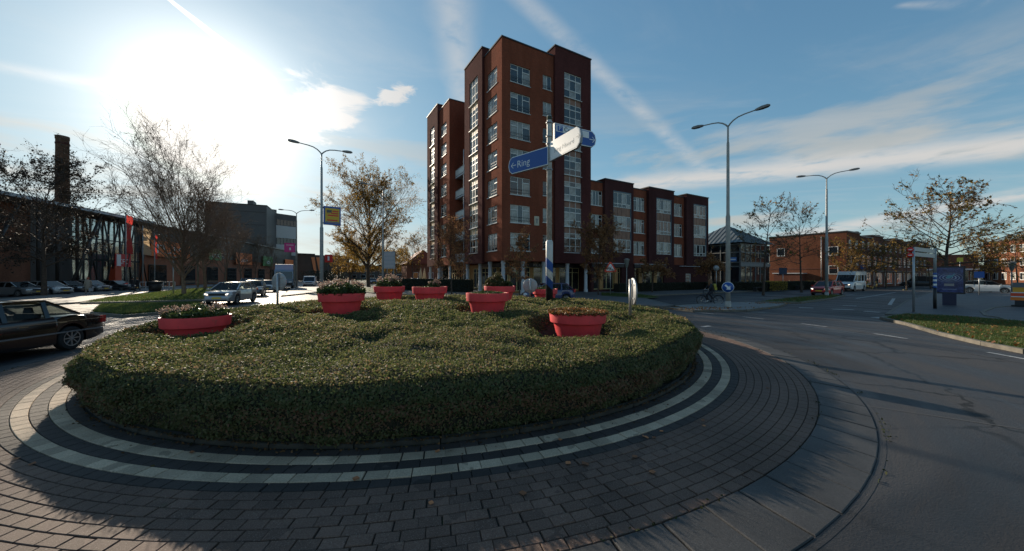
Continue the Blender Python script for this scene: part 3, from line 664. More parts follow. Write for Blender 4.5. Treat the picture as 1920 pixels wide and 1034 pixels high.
wintype('baytop', 2.53, 2.6, B3)
wintype('wing', 2.1, 1.82, [(.03, .27, .04, .70), (.03, .27, .75, .96), (.31, .48, .04, .96), (.52, .69, .04, .96), (.73, .97, .04, .70), (.73, .97, .75, .96)], rails=())
B4 = [(a, a+.215, e, f) for a in (.02, .265, .51, .755) for e, f in ((.04, .22), (.27, .96))]
wintype('wingbay', 3.06, 1.85, B4, sill=False)
ap = thing('apartment_block', 'tall red-brick apartment block with stepped towers, balconies and a lower wing', 'building', C0, R(30.2))
ROWS = [24.2-2.95*k for k in range(7)]
hA = [(1.01, 3.47, z-1.9, z) for z in ROWS]+[(5.15, 6.32, z-1.58, z-.02) for z in ROWS]
hAl = [(1.06, 3.34, z-1.85, z) for z in ROWS]
A = block('wall', BR_R, ap, 0, 6.6, 0, 4.1, 3.55, 26.6, hA, hAl)
for z in ROWS:
    window('large', A, 'x', 0, 1.01, z-1.9, 2.46, .25); window('small', A, 'x', 0, 5.15, z-1.58, 1.17, .75); window('left', A, 'y', 0, 1.06, z-1.85, 2.28, .2)
hB = [(7.9, 10.43, 4.75, 25.15)]
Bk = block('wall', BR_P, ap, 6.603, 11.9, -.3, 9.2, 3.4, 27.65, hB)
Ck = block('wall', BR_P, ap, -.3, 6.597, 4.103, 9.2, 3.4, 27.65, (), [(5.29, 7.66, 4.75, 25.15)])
wintype('bayl', 2.37, 2.2, B3); wintype('bayltop', 2.37, 2.6, B3)
sp = MB(); spl = MB()
for k, z in enumerate(ROWS):
    for key, par, ax, c, u, w, s in (('bay', Bk, 'x', -.3, 7.9, 2.53, sp), ('bayl', Ck, 'y', -.3, 5.29, 2.37, spl)):
        zt = 25.15 if k == 0 else z+.35; zb = z-1.85; h = zt-zb
        q = key+('top' if k == 0 else '')
        o = window(q, par, ax, c, u, zb, w, .45); o.scale.z = h/(2.6 if k == 0 else 2.2)
        zl = zb-.75 if k < 6 else zb
        if k < 6:
            z2 = ROWS[k+1]+.35
            for j in range(3):
                a, b = u+w*j/3+.03, u+w*(j+1)/3-.03
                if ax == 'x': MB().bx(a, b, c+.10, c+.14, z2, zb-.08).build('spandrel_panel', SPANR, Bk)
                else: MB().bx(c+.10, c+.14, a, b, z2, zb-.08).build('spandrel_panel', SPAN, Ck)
fr = MB(); frl = MB()
for j in (1, 2):
    fr.bx(7.9+2.53*j/3-.03, 7.9+2.53*j/3+.03, -.225, -.17, 4.75, 25); frl.bx(-.225, -.17, 5.29+2.37*j/3-.03, 5.29+2.37*j/3+.03, 4.75, 25)
fr.build('mullion', FRAME, Bk); frl.build('mullion', FRAME, Ck)
# recess with balconies, then the second tower
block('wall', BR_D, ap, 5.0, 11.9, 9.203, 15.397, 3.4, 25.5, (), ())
hE = [(16.63, 19.07, z-1.75, z) for z in ROWS]
wintype('far', 2.44, 1.75, WL, rails=(.16, .32))
E_ = block('wall', BR_R, ap, 0, 11, 15.4, 19.7, 3.5, 26.75, (), hE)
Fk = block('wall', BR_P, ap, -.3, 11, 19.703, 24.95, 3.45, 27.75, (), [(21.2, 23.34, 4.75, 25.2)])
wintype('farbay', 2.14, 2.2, B3); s2 = MB()
for k, z in enumerate(ROWS):
    window('far', E_, 'y', 0, 16.63, z-1.75, 2.44, .2)
    zt = 25.2 if k == 0 else z+.35; zb = z-1.85; o = window('farbay', Fk, 'y', -.3, 21.2, zb, 2.14, .3); o.scale.z = (zt-zb)/2.2
    if k < 6:
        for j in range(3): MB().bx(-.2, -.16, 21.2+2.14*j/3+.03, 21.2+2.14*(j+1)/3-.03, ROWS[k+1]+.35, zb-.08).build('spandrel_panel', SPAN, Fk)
for k in range(8):
    z = 3.9+2.95*k
    b = MB().bx(.9 if k < 5 else 3.2, 5.0, 12.2, 15.39, z, z+.20).build('balcony', WCOL, ap)
    x0 = .9 if k < 5 else 3.2
    rl = MB(); rl.bx(x0, x0+.04, 12.2, 15.39, z+.28, z+1.08); rl.bx(x0+.045, 4.99, 12.2, 12.24, z+.28, z+1.08); rl.build('balustrade', BALC if k < 5 else RAILM, b)
    rr = MB(); rr.bar((x0+.02, 12.2, z+1.16), (x0+.02, 15.39, z+1.16), .05); rr.bar((x0+.02, 12.22, z+1.16), (5, 12.22, z+1.16), .05)
    for y in (12.22, 13.2, 14.3, 15.3): rr.bar((x0+.02, y, z+.2), (x0+.02, y, z+1.16), .04)
    rr.build('handrail', GALV, b)
MB().tube([(1.0, 12.6, 0), (1.0, 12.6, 19)], .07, 8).build('balcony_post', WCOL, ap)
# the lower wing
hW = [(u, u+2.1, z-1.82, z) for u in (11.95, 19.6, 27.65) for z in (12.33, 9.42, 6.52)]
Gk = block('wall', BR_R, ap, 11.903, 35.5, 0, 10, 3.5, 13.35, hW)
for u in (11.95, 19.6, 27.65):
    for z in (12.33, 9.42, 6.52): window('wing', Gk, 'x', 0, u, z-1.82, 2.1, .45)
for u0, u1, w0 in ((14.1, 19.1, 15.5), (22.1, 27.35, 23.6), (30.2, 35.6, 31.9)):
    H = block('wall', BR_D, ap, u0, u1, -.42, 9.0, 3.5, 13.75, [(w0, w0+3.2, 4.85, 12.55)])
    cw = MB(); cw.bx(w0, w0+.07, -.40, -.25, 4.85, 12.55); cw.bx(w0+3.13, w0+3.2, -.40, -.25, 4.85, 12.55); cw.bx(w0+.07, w0+3.13, -.40, -.25, 12.43, 12.55); cw.build('curtain_wall_frame', FRAMEB, H)
    s = MB()
    for k, z in enumerate((12.40, 9.46, 6.55)):
        o = window('wingbay', H, 'x', -.42, w0+.07, z-1.85 if k < 2 else 4.9, 3.06, .35, .08)
        if k == 2: o.scale.z = 1.65/1.85
        if k < 2:
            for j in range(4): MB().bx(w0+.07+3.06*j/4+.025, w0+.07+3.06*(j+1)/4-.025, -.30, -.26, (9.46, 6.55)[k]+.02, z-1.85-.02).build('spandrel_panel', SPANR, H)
# ground floor: columns, shop fronts, fascias
for x, y in ((.35, .35), (2.75, .35), (5.5, .35), (8.6, .05), (11.4, .05), (.35, 3.4), (.0, 8.9), (.35, 16.0), (.1, 20.2), (.1, 24.4), (0.35, 6.0)):
    c = MB().lathe([(.26, .05), (.26, .35), (.205, .38), (.20, 3.2), (.24, 3.3), (.24, 3.60)], 18).build('column', WCOL, ap, (x, y, 0))
gf = MB(); gf.bx(1.9, 11.9, 1.9, 9.2, .02, 3.45); gf.bx(3.2, 10.9, 9.2, 24.5, .02, 3.45); gf.build('shop_wall', OCHRE, ap)
def shopfront(par, ax, c, u0, u1, z0, z1, nb, doors=()):
    fr = MB(); o = fr.bx(u0, u1, c-.10, c-.02, z0, z0+.09) if ax == 'x' else fr.bx(c-.10, c-.02, u0, u1, z0, z0+.09)
    def bb(a, b, e, f, d0=-.10, d1=-.02):
        fr.bx(a, b, c+d0, c+d1, e, f) if ax == 'x' else fr.bx(c+d0, c+d1, a, b, e, f)
    bb(u0, u1, z1-.09, z1); bb(u0, u1, z1-.62, z1-.56)
    for i in range(nb+1): x = u0+(u1-u0)*i/nb; bb(max(u0, x-.045), min(u1, x+.045), z0+.09, z1-.09, -.105, -.015)
    o = fr.build('shop_window', CREAM, par)
    for i in range(nb):
        a, b = u0+(u1-u0)*i/nb+.045, u0+(u1-u0)*(i+1)/nb-.045
        p = MB(); p.bx(a, b, c-.07, c-.03, z0+.09, z1-.62) if ax == 'x' else p.bx(c-.07, c-.03, a, b, z0+.09, z1-.62)
        p.bx(a, b, c-.07, c-.03, z1-.56, z1-.09) if ax == 'x' else p.bx(c-.07, c-.03, a, b, z1-.56, z1-.09)
        p.build('pane', PGD, o)
    return o
shopfront(ap, 'x', 1.9, 2.0, 4.6, .25, 2.95, 3); shopfront(ap, 'x', 1.9, 5.1, 8.3, .25, 2.95, 3); shopfront(ap, 'x', 1.9, 8.8, 11.8, .25, 2.95, 3)
shopfront(ap, 'y', 1.9, 2.0, 4.0, .25, 2.95, 2); shopfront(ap, 'y', 1.9, 4.6, 8.6, .25, 2.95, 4); shopfront(ap, 'y', 3.2, 10, 14, .25, 2.95, 4); shopfront(ap, 'y', 3.2, 15.5, 23.5, .25, 2.95, 8)
fs = MB().bx(1.2, 11.88, 1.5, 1.72, 2.95, 3.42).build('fascia', LOBE, ap)
text('lettering', 'K', .50, SIGNW, fs, (3.75, 1.49, 2.99), (R(90), 0, 0)); text('lettering', 'POL FLEX', .36, SIGNW, fs, (4.85, 1.49, 3.05), (R(90), 0, 0))
MB().bx(1.5, 1.72, 1.73, 8.8, 2.95, 3.42).build('fascia', LOBE, ap)
hg = [(12.3, 17.0, .3, 3.0), (19.4, 25.3, .3, 3.0), (30.1, 31.25, .06, 2.25)]
gw = MB(); facade(gw, 'x', -.36, 11.9, 35.55, .02, 3.497, hg, .3); gw.add([(11.9, -.36, .02), (11.9, 1.9, .02), (11.9, 1.9, 3.49), (11.9, -.36, 3.49), (35.55, -.36, .02), (35.55, 9, .02), (35.55, 9, 3.49), (35.55, -.36, 3.49)], [(0, 1, 2, 3), (4, 5, 6, 7)])
gw.bx(12, 35.4, .3, 8.8, .03, 3.48)
gw = gw.build('wall', BR_D, ap)
shopfront(gw, 'x', .05, 12.32, 16.98, .32, 2.98, 4); shopfront(gw, 'x', .05, 19.42, 25.28, .32, 2.98, 5)
for a, b in ((11.95, 17.3), (19.2, 25.6)):
    MB().bx(a, b, -.52, -.365, 3.02, 3.46).build('fascia', LOBE, gw); MB().bx(a, b, -.60, -.365, 3.465, 3.53).build('fascia_trim', WCOL, gw)
for x in (13.6, 16.1, 20.6, 23.5): MB().bx(x-.28, x+.28, -.30, -.07, .3, 2.9).build('pier', OCHRE, gw)
MB().bx(28.6, 33.4, -.60, -.365, 3.3, 3.36).build('canopy', WCOL, gw)
dr = MB().bx(30.1, 30.2, -.33, -.2, .06, 2.25); dr.bx(31.15, 31.25, -.33, -.2, .06, 2.25); dr.bx(30.2, 31.15, -.33, -.2, 2.15, 2.25); dr = dr.build('door_frame', FRAME, gw)
MB().bx(30.2, 31.15, -.27, -.2, .06, 2.15).build('door', mat('door_brown', (.22, .10, .07), .5), dr)
for j in range(4): MB().bx(30.26, 31.09, -.285, -.272, .3+.46*j, .62+.46*j).build('door_panel', PGC, dr)
# a tile picture on the corner tower: a pale figure on a cream panel
pq = MB().bx(3.98, 4.60, -.06, -.004, 7.45, 8.45).build('wall_plaque', mat('plaque_cream', (.55, .50, .36), .6, var=.15, vscale=5), A)
e = MB().prismy([(4.15, 7.6), (4.25, 7.95), (4.12, 8.1), (4.2, 8.3), (4.33, 8.1), (4.42, 8.32), (4.48, 8.05), (4.36, 7.95), (4.45, 7.6), (4.32, 7.8)], -.075, -.062).build('emblem', mat('plaque_grey', (.25, .25, .23), .6), pq)
# the dark low hedge and terrace furniture before the left facade
DKH = leafmat('dark_hedge_leaf', [(.012, .016, .009), (.025, .032, .014), (.05, .045, .02)], .5, .2)
def boxhedge(label, a, b, h, wd, mt, dens=900, z=-.05, name='hedge', group=None):
    a, b = Vector(a), Vector(b); d = (b-a); L = d.length; ang = math.atan2(d.y, d.x)
    core = MB().bx(.04, L-.04, -wd/2+.05, wd/2-.05, 0, h-.05).build(name, mat('hedge_core', (.015, .016, .010), .95), None, (a.x, a.y, z), ang); tag(core, label, 'hedge', group)
    n = int(dens*(L*h*2+L*wd)); u = rng.random(n)*L; k = rng.random(n)
    y = np.where(k < .72, np.where(rng.random(n) < .5, -wd/2, wd/2), rng.uniform(-wd/2, wd/2, n))+rng.normal(0, .04, n); zz = np.where(k < .72, rng.random(n)*h, h)+rng.normal(0, .04, n)
    kind(ob('foliage', quadmesh('foliage', leaves(np.stack([u, y, np.maximum(zz, 0)], 1), .11, rng, .2, .6), mt, rng.random(n)), core), 'stuff'); return core
boxhedge('dark low hedge round the terrace left of the apartment block', at(737, 50), at(884, 41), 1.55, .8, DKH, 200)
boxhedge('low evergreen hedge along the ground floor of the brick wing', BL(14, -2.3), BL(36, -2.3), .95, .9, DKH, 220, .05)
boxhedge('clipped dark hedge in front of the glass pavilion', at(1322, 47), at(1437, 46), 1.05, .9, DKH, 200, .05)
boxhedge('yellowing hedge block between the two street trees', at(1437, 46), at(1470, 46.5), 1.15, 1.0, leafmat('yellow_leaf', [(.26, .20, .04), (.40, .30, .05), (.50, .36, .08)], .6, .4), 260, .05)
boxhedge('dark hedge behind the red car along the brick gable', at(1472, 50), at(1522, 52), 1.1, 1.0, DKH, 160, .05)

# ------------------------------------------------------------------ lamp posts
def lamp(label, p, armv, top=11.35, heads=2, mt=POLE, grp='tall street lamps', sc=1.0, r0=.135):
    t = thing('street_lamp', label, 'street lamp', p, 0, grp); v = Vector((armv[0], armv[1], 0))
    zb = p.z
    MB().lathe([(.17*sc, 0), (.17*sc, .35), (r0*sc, .40)], 14).build('base', mt, t)
    pl = MB().tube([(0, 0, .3), (0, 0, top*.50), (0, 0, top*.50+.12), (0, 0, top-1.1), (0, 0, top-1.0), (0, 0, top)], [r0*sc, r0*.93*sc, r0*.70*sc, r0*.58*sc, r0*.42*sc, r0*.38*sc], 14).build('pole', mt, t)
    MB().bx(-.05, .05, -r0*sc-.012, -r0*sc+.02, .9, 1.35).build('access_door', mt, t)
    L = v.length; ang = math.atan2(v.y, v.x)
    for s in ((1, -1)[:heads] if heads == 2 else (-1,)):
        d = v.normalized()*s
        pts = [Vector((0, 0, top-.05))]+[d*(L*a)+Vector((0, 0, top-.05+.52*b)) for a, b in ((.06, .30), (.14, .58), (.26, .82), (.42, .94), (.7, 1.02))]
        MB().tube(pts, [.05*sc, .048*sc, .044*sc, .042*sc, .04*sc, .036*sc], 8).build('arm', mt, t)
        hd = MB(); pr = []
        for x, w, h0, h1 in ((0, .05, -.04, .05), (.12, .085, -.06, .075), (.35, .13, -.075, .10), (.62, .12, -.07, .085), (.74, .05, -.045, .04)):
            pr.append([(x, -w, h0), (x, w, h0), (x, w, h1*.5), (x, w*.55, h1), (x, -w*.55, h1), (x, -w, h1*.5)])
        P = [q for r_ in pr for q in r_]
        hd.add(P, [(i*6+k, i*6+(k+1) % 6, i*6+6+(k+1) % 6, i*6+6+k) for i in range(4) for k in range(6)]+[(5, 4, 3, 2, 1, 0), (24, 25, 26, 27, 28, 29)])
        o = hd.build('lamp_head', POLED, t, d*(L*.68)+Vector((0, 0, top-.05+.53)), ang if s > 0 else ang+math.pi); o.rotation_euler.y = R(-4)
    return t
L1 = lamp('tall double-armed street lamp carrying the yellow advertising board', at(603, 27), (1.7, 1.3))
L2 = lamp('tall double-armed street lamp with the round blue arrow sign near its foot', G(1365, 577, 0), (1.4, -1.6), mt=mat('pale_concrete', (.40, .38, .34), .6, var=.15, vscale=3))
L3 = lamp('double-armed street lamp standing in front of the red car', G(1550, 556, 0), (1.8, -1.4))
lamp('double-armed street lamp left of the white van, with a pink banner', at(556, 53), (2.6, .35), mt=POLED)
lamp('slim single-armed street lamp right of the big autumn tree', at(718, 38), (2.0, 1.0), 11.2, 1, POLE, sc=.85)
lamp('double-armed street lamp half hidden behind the large bare tree', at(371, 52), (2.6, -1.2), 13.9, mt=POLED)

# ------------------------------------------------------------------ signs
def facing(n): return math.atan2(n[0], -n[1])          # rz that turns a thing's -y side to direction n
# direction signpost on the island
sp_ = at(1030, 14.5, .9)
st = thing('direction_signpost', 'tall pole with blue and white direction boards and a blue-striped foot', 'signpost', sp_)
ZP = lambda py: 2+(517-py)*14.5/F-.9
PB = MB(); nn = 28
zl = [0, ZP(536), ZP(518), ZP(501), ZP(485), ZP(452)]
def spm():
    m = bpy.data.materials.new('striped_foot'); m.use_nodes = True; q = NG(m.node_tree); p = m.node_tree.nodes['Principled BSDF']
    oc = q.n('ShaderNodeTexCoord').outputs['Object']; s = q.n('ShaderNodeSeparateXYZ'); q.put(s.inputs[0], oc)
    d = q.m('ADD', s.outputs[2], q.m('MULTIPLY', s.outputs[0], .95))       # slanting bands round the tube
    c = q.mix(q.m('GREATER_THAN', d, ZP(539)), (.012, .012, .014, 1), (.010, .075, .30, 1)); c = q.mix(q.m('GREATER_THAN', d, ZP(523)), c, (.68, .67, .62, 1))
    c = q.mix(q.m('GREATER_THAN', d, ZP(507)), c, (.012, .085, .33, 1)); c = q.mix(q.m('GREATER_THAN', d, ZP(489)), c, (.62, .61, .57, 1))
    gr = q.noise(oc, 5, 6, .7); q.put(p.inputs['Base Color'], q.mix(q.ss(gr, .45, .75, 0, .55), c, (.14, .13, .11, 1))); p.inputs['Roughness'].default_value = .5; return m
MB().tube([(0, 0, -.4), (0, 0, ZP(454)), (0, 0, ZP(451))], [.145, .145, .11], 24).build('foot', spm(), st)
pole_m = mat('dirty_white_pole', (.66, .65, .60), .55, dark=(.36, .35, .32), vscale=7)
MB().tube([(0, 0, ZP(452)), (0, 0, ZP(224)), (0, 0, ZP(218))], [.105, .10, .09], 20).build('pole', pole_m, st)
MB().lathe([(.0, ZP(217.5)), (.105, ZP(219)), (.108, ZP(226))], 16).build('pole_cap', mat('mossy', (.05, .06, .04), .9), st)
def board(par, p0, p1, z0, z1, face, name, tip=1, bm=None):
    """flat board with a rounded far end between plan points p0 (at the pole) and p1, faced on the camera side"""
    p0, p1 = Vector((*p0, 0)), Vector((*p1, 0)); d = p1-p0; L = d.length; a = math.atan2(d.y, d.x); h = z1-z0
    n = Vector((d.y, -d.x, 0)).normalized(); flip = n.dot(Vector((-p0.x, -p0.y, 0))) < 0
    def out(ins): return [(ins, z0+ins), (L-.22, z0+ins), (L-.06-ins, z0+.13+ins*.3), (L-ins, (z0+z1)/2), (L-.06-ins, z1-.13-ins*.3), (L-.22, z1-ins), (ins, z1-ins)]
    o = ob(name, MB().prismy(out(0), -.055, .055).mesh('board', SIGNBK), par, (p0.x-sp_.x, p0.y-sp_.y, -.9), a)
    s = 1 if flip else -1
    MB().prismy(out(0), s*.0555, s*.060).build('border', SIGNW, o); MB().prismy(out(.035), s*.0605, s*.064).build('face', bm or BLUE, o)
    return o, L, s
b1, L, s = board(st, (1.50, 14.40), (-.12, 15.9), 2+206*14.5/F, 2+240*14.5/F, None, 'sign_board')
text('lettering', '←Ring', .42, SIGNW, b1, (L-.12, s*.066, 2+206*14.5/F+.22), (R(90), 0, R(180)), .002)
b2, L, s = board(st, (1.57, 14.42), (2.50, 12.68), 2+214*14.4/F, 2+249*14.4/F, None, 'sign_board', bm=SIGNW)
text('lettering', 'Ring Noord', .262, GREYT, b2, (.34, s*.066, 2+214*14.4/F+.23), (R(90), 0, 0), .002); text('lettering', '→', .30, GREYT, b2, (L-.30, s*.066, 2+214*14.4/F+.3), (R(90), 0, 0), .002)
b3, L, s = board(st, (1.72, 14.62), (3.66, 15.6), 2+255*14.55/F, 2+287*14.55/F, None, 'sign_board')
wp = MB().bx(.08, L-.40, s*.0665, s*.070, 2+255*14.55/F+.36, 2+287*14.55/F-.06).build('white_panel', SIGNW, b3)
text('lettering', 'Centrum', .27, BLACK, b3, (.46, s*.072, 2+255*14.55/F+.42), (R(90), 0, 0), .002)
MB().bx(.14, .40, s*.0705, s*.073, 2+255*14.55/F+.39, 2+287*14.55/F-.09).build('parking_symbol', BLUE, b3); text('lettering', 'P', .26, SIGNW, b3, (.20, s*.0745, 2+255*14.55/F+.43), (R(90), 0, 0), .001)
text('lettering', '→', .42, SIGNW, b3, (L-.42, s*.066, 2+255*14.55/F+.2), (R(90), 0, 0), .002)
bk = MB()
for z in (ZP(232), ZP(258), ZP(272), ZP(300), ZP(320)): bk.lathe([(.115, z), (.135, z), (.135, z+.05), (.115, z+.05)], 16)
bk.build('bracket', GALV, st)
# round signs seen from the back
def roundsign(label, p, dia, zc, n, zfoot, front=BLUE, slim=False, grp='round keep-right signs seen from behind'):
    t = thing('round_sign', label, 'traffic sign', (p.x, p.y, zfoot), facing(n), grp); r = dia/2; h = zc-zfoot
    MB().tube([(0, .06, 0), (0, .06, h+r*.9)], .038, 10).build('post', GALV, t)
    d = MB().lathe([(.0, .012), (r-.02, .012), (r, .0), (r, -.022), (r-.012, -.03), (.0, -.03)], 40, (0, 0, h), axis='Y').build('disc', SIGNBK, t)
    MB().lathe([(.0, -.0305), (r*.86, -.0305), (r*.86, -.033), (.0, -.033)], 40, (0, 0, h), axis='Y').build('face', front, t)
    for dz_ in (-.16*dia/.65, .16*dia/.65): MB().bx(-r*.62, r*.62, .014, .03, h+dz_-.02, h+dz_+.02).build('rail', GALV, t)
    return t
roundsign('round sign seen from behind, left, over the hedge beside the silver car', at(523, 13.1), .66, 2-12*13.1/F, (.25, 1), .75)
roundsign('round sign seen from behind in front of the shop columns, left of the blue car', at(994, 17.0), .70, 2-19*17/F, (.1, 1), .9)
roundsign('round sign standing in the hedge, seen almost edge-on, right of the warning triangle', at(1186, 9.6), .74, 2-30*9.6/F, (.998, -.06), .92)
# blue arrow sign on the lamp post
p = G(1365, 577, 0); t = thing('arrow_sign', 'round blue sign with a white arrow pointing down right on the lamp post', 'traffic sign', (p.x-.13, p.y-.20, 0), facing((-.52, -.85)))
MB().lathe([(.0, .02), (.325, .02), (.33, .0), (.325, -.012), (.0, -.012)], 40, (0, 0, 1.27), axis='Y').build('rim', SIGNW, t); MB().lathe([(.0, -.0125), (.305, -.0125), (.305, -.016), (.0, -.016)], 40, (0, 0, 1.27), axis='Y').build('disc', BLUE, t)
q = lambda u, w: (u*.7071+w*.7071, 1.27-u*.7071+w*.7071)
MB().prismy([q(-.20, -.055), (q(.02, -.055)), q(.02, -.16), q(.21, 0), q(.02, .16), q(.02, .055), q(-.20, .055)], -.021, -.0165).build('arrow', SIGNW, t)
MB().bx(-.04, .04, .021, .12, 1.0, 1.5).build('clamp', GALV, t)
# road works triangle
p = G(1144.5, 556, -.06); t = thing('warning_sign', 'red-bordered white warning triangle with a road works figure on a grey post', 'traffic sign', (p.x, p.y, 0), facing((-.25, -1)))
MB().tube([(0, .05, 0), (0, .05, 3.3)], .04, 10).build('post', GALV, t)
def tri(r, z, y0, y1): return MB().prismy([(r*math.cos(R(90+120*k+d)), z+r*math.sin(R(90+120*k+d))) for k in range(3) for d in (-7, 7)], y0, y1)
tri(.64, 2.72, -.01, .01).build('border', mat('sign_red_orange', (.80, .06, .02), .4), t); tri(.43, 2.72, -.016, -.0105).build('face', SIGNW, t)
fg = MB().prismy([(-.16, 2.52), (-.06, 2.62), (-.02, 2.78), (.05, 2.80), (.08, 2.74), (.02, 2.66), (.06, 2.52), (.01, 2.52), (-.02, 2.61), (-.10, 2.52)], -.020, -.0165); fg.lathe([(.0, -.0165), (.035, -.0165), (.035, -.02), (.0, -.02)], 12, (.08, 0, 2.86), axis='Y'); fg.prismy([(.08, 2.52), (.22, 2.52), (.15, 2.62)], -.020, -.0165); fg.bar((-.02, -.018, 2.70), (.17, -.018, 2.60), .02, .004)
fg.build('pictogram', BLACK, t)
# cone lantern at the cycle path
def lantern(label, p, h=3.6):
    t = thing('path_lantern', label, 'lantern', (p.x, p.y, 0), 0, 'cone lanterns along the paths')
    MB().tube([(0, 0, 0), (0, 0, h-.9)], [.055, .045], 8).build('post', POLED, t); MB().lathe([(.05, h-.9), (.12, h-.75), (.26, h-.12), (.26, h-.08)], 12).build('lantern_glass', mat('lantern_glass', (.16, .17, .15), .3), t)
    MB().lathe([(.28, h-.08), (.30, h-.04), (.10, h+.04), (.0, h+.05)], 12).build('lantern_cap', POLED, t)
lantern('slim cone lantern between the warning triangle and the edge-on sign', G(1175, 557))
# poster column, street-name boards, barrier on the right
p = G(1780, 573, 0); a_ = facing((-p.x, -p.y))
t = thing('poster_display', 'dark blue poster display with water-ripple rings on a stout pedestal', 'poster', (p.x, p.y, 0), a_)
MB().bx(-.30, .30, -.14, .14, 0, .80).build('pedestal', mat('navy', (.012, .016, .05), .5), t); MB().bx(-.66, .66, -.09, .09, .78, 2.62).build('case', mat('case_dark', (.015, .016, .022), .4), t)
def ripple():
    m = bpy.data.materials.new('poster_print'); m.use_nodes = True; q = NG(m.node_tree); p = m.node_tree.nodes['Principled BSDF']
    s = q.n('ShaderNodeSeparateXYZ'); oc = q.n('ShaderNodeTexCoord').outputs['Object']; q.put(s.inputs[0], oc)
    x, z = s.outputs[0], q.m('MULTIPLY', q.m('SUBTRACT', s.outputs[2], 1.86), 1.7); rr = q.v('LENGTH', q.comb(x, z)); w_ = q.m('SINE', q.m('ADD', q.m('MULTIPLY', rr, 46), q.m('MULTIPLY', q.noise(oc, 5, 3), 3.0)))
    k = q.m('MULTIPLY', q.ss(w_, .35, .95), q.m('MULTIPLY', q.ss(rr, .75, .15), q.ss(rr, .10, .16))); nz = q.noise(oc, 6, 6, .7)
    c = q.mix(q.ss(nz, .35, .7), (.014, .024, .09, 1), (.06, .09, .26, 1)); q.put(p.inputs['Base Color'], q.mix(k, c, (.50, .56, .66, 1))); p.inputs['Roughness'].default_value = .15; return m
po = MB().bx(-.58, .58, -.098, -.0905, .88, 2.52).build('poster', ripple(), t)
MB().prismy([(-.16, 1.86), (-.05, 2.02), (.08, 1.98), (.24, 2.16), (.16, 1.94), (.06, 1.84), (-.05, 1.80)], -.106, -.099).build('splash', mat('poster_teal', (.10, .30, .36), .3), po)
MB().bx(-.22, .20, -.103, -.099, 1.30, 1.46).build('caption_bar', mat('poster_grey', (.30, .27, .26), .4), po); MB().bx(-.30, .30, -.103, -.099, 1.07, 1.10).build('caption_bar', mat('poster_pale', (.25, .30, .42), .4), po)
def spole(px, py): return G(px, py, -.06)
p = spole(1753, 581.5); t = thing('street_name_post', 'post with a blue-white striped sleeve and two white direction boards', 'signpost', (p.x, p.y, 0), 0)
MB().tube([(0, 0, 0), (0, 0, 1.25)], .075, 12).build('foot', BLACK, t)
for k in range(7): MB().tube([(0, 0, 1.25+.13*k), (0, 0, 1.25+.13*k+.128)], .078, 12).build('band', SIGNW if k % 2 else BLUE, t)
MB().tube([(0, 0, 2.15), (0, 0, 3.62)], .065, 12).build('pole', POLE, t)
p2 = spole(1713, 588.5); dv = Vector((p2.x-p.x, p2.y-p.y, 0)); L = dv.length
for z in (3.05, 3.33): 
    o = MB().bx(.08, L*.97, -.02, .02, z, z+.22).build('name_board', mat('board_offwhite', (.42, .42, .40), .5), t, (0, 0, 0), math.atan2(dv.y, dv.x))
p = p2; t = thing('no_entry_post', 'thin grey post with two small round red signs', 'traffic sign', (p.x, p.y, 0), facing((-p.x, -p.y)))
MB().tube([(0, .06, 0), (0, .06, 3.5)], .05, 10).build('post', GALV, t)
for z in (3.10, 3.40):
    d = MB().lathe([(0, .0), (.13, 0), (.13, -.02), (0, -.02)], 20, (-.12, 0, z), axis='Y').build('red_disc', REDS, t); MB().bx(-.19, -.05, -.026, -.021, z-.02, z+.02).build('white_bar', SIGNW, d)
p = at(1914, 22.5, .0); t = thing('construction_barrier', 'orange and white plastic road barrier with a grey box on top at the right edge', 'barrier', (p.x, p.y, 0), facing((-p.x, -p.y)))
MB().bx(-.35, .35, -.2, .2, 0, .12).build('foot', RUBBER, t); MB().bx(-.22, .22, -.10, .10, .12, .42).build('base_block', mat('dark_block', (.03, .03, .035), .7), t)
for k, (m_, z0, z1, w_) in enumerate(((ORANGE, .42, .62, .38), (SIGNW, .625, .68, .36), (mat('orange_red', (.75, .07, .02), .45), .685, .88, .38), (SIGNW, .885, .94, .36), (mat('amber', (.80, .38, .03), .45), .945, 1.25, .30))): MB().bx(-w_, w_, -.06, .06, z0, z1).build('panel', m_, t)
MB().bx(-.30, .30, -.09, .09, 1.255, 1.55).build('box', mat('grey_box', (.14, .15, .16), .5), t)
lantern('cone lantern beside the white hatchback at the right edge', at(1897, 34), 3.3)

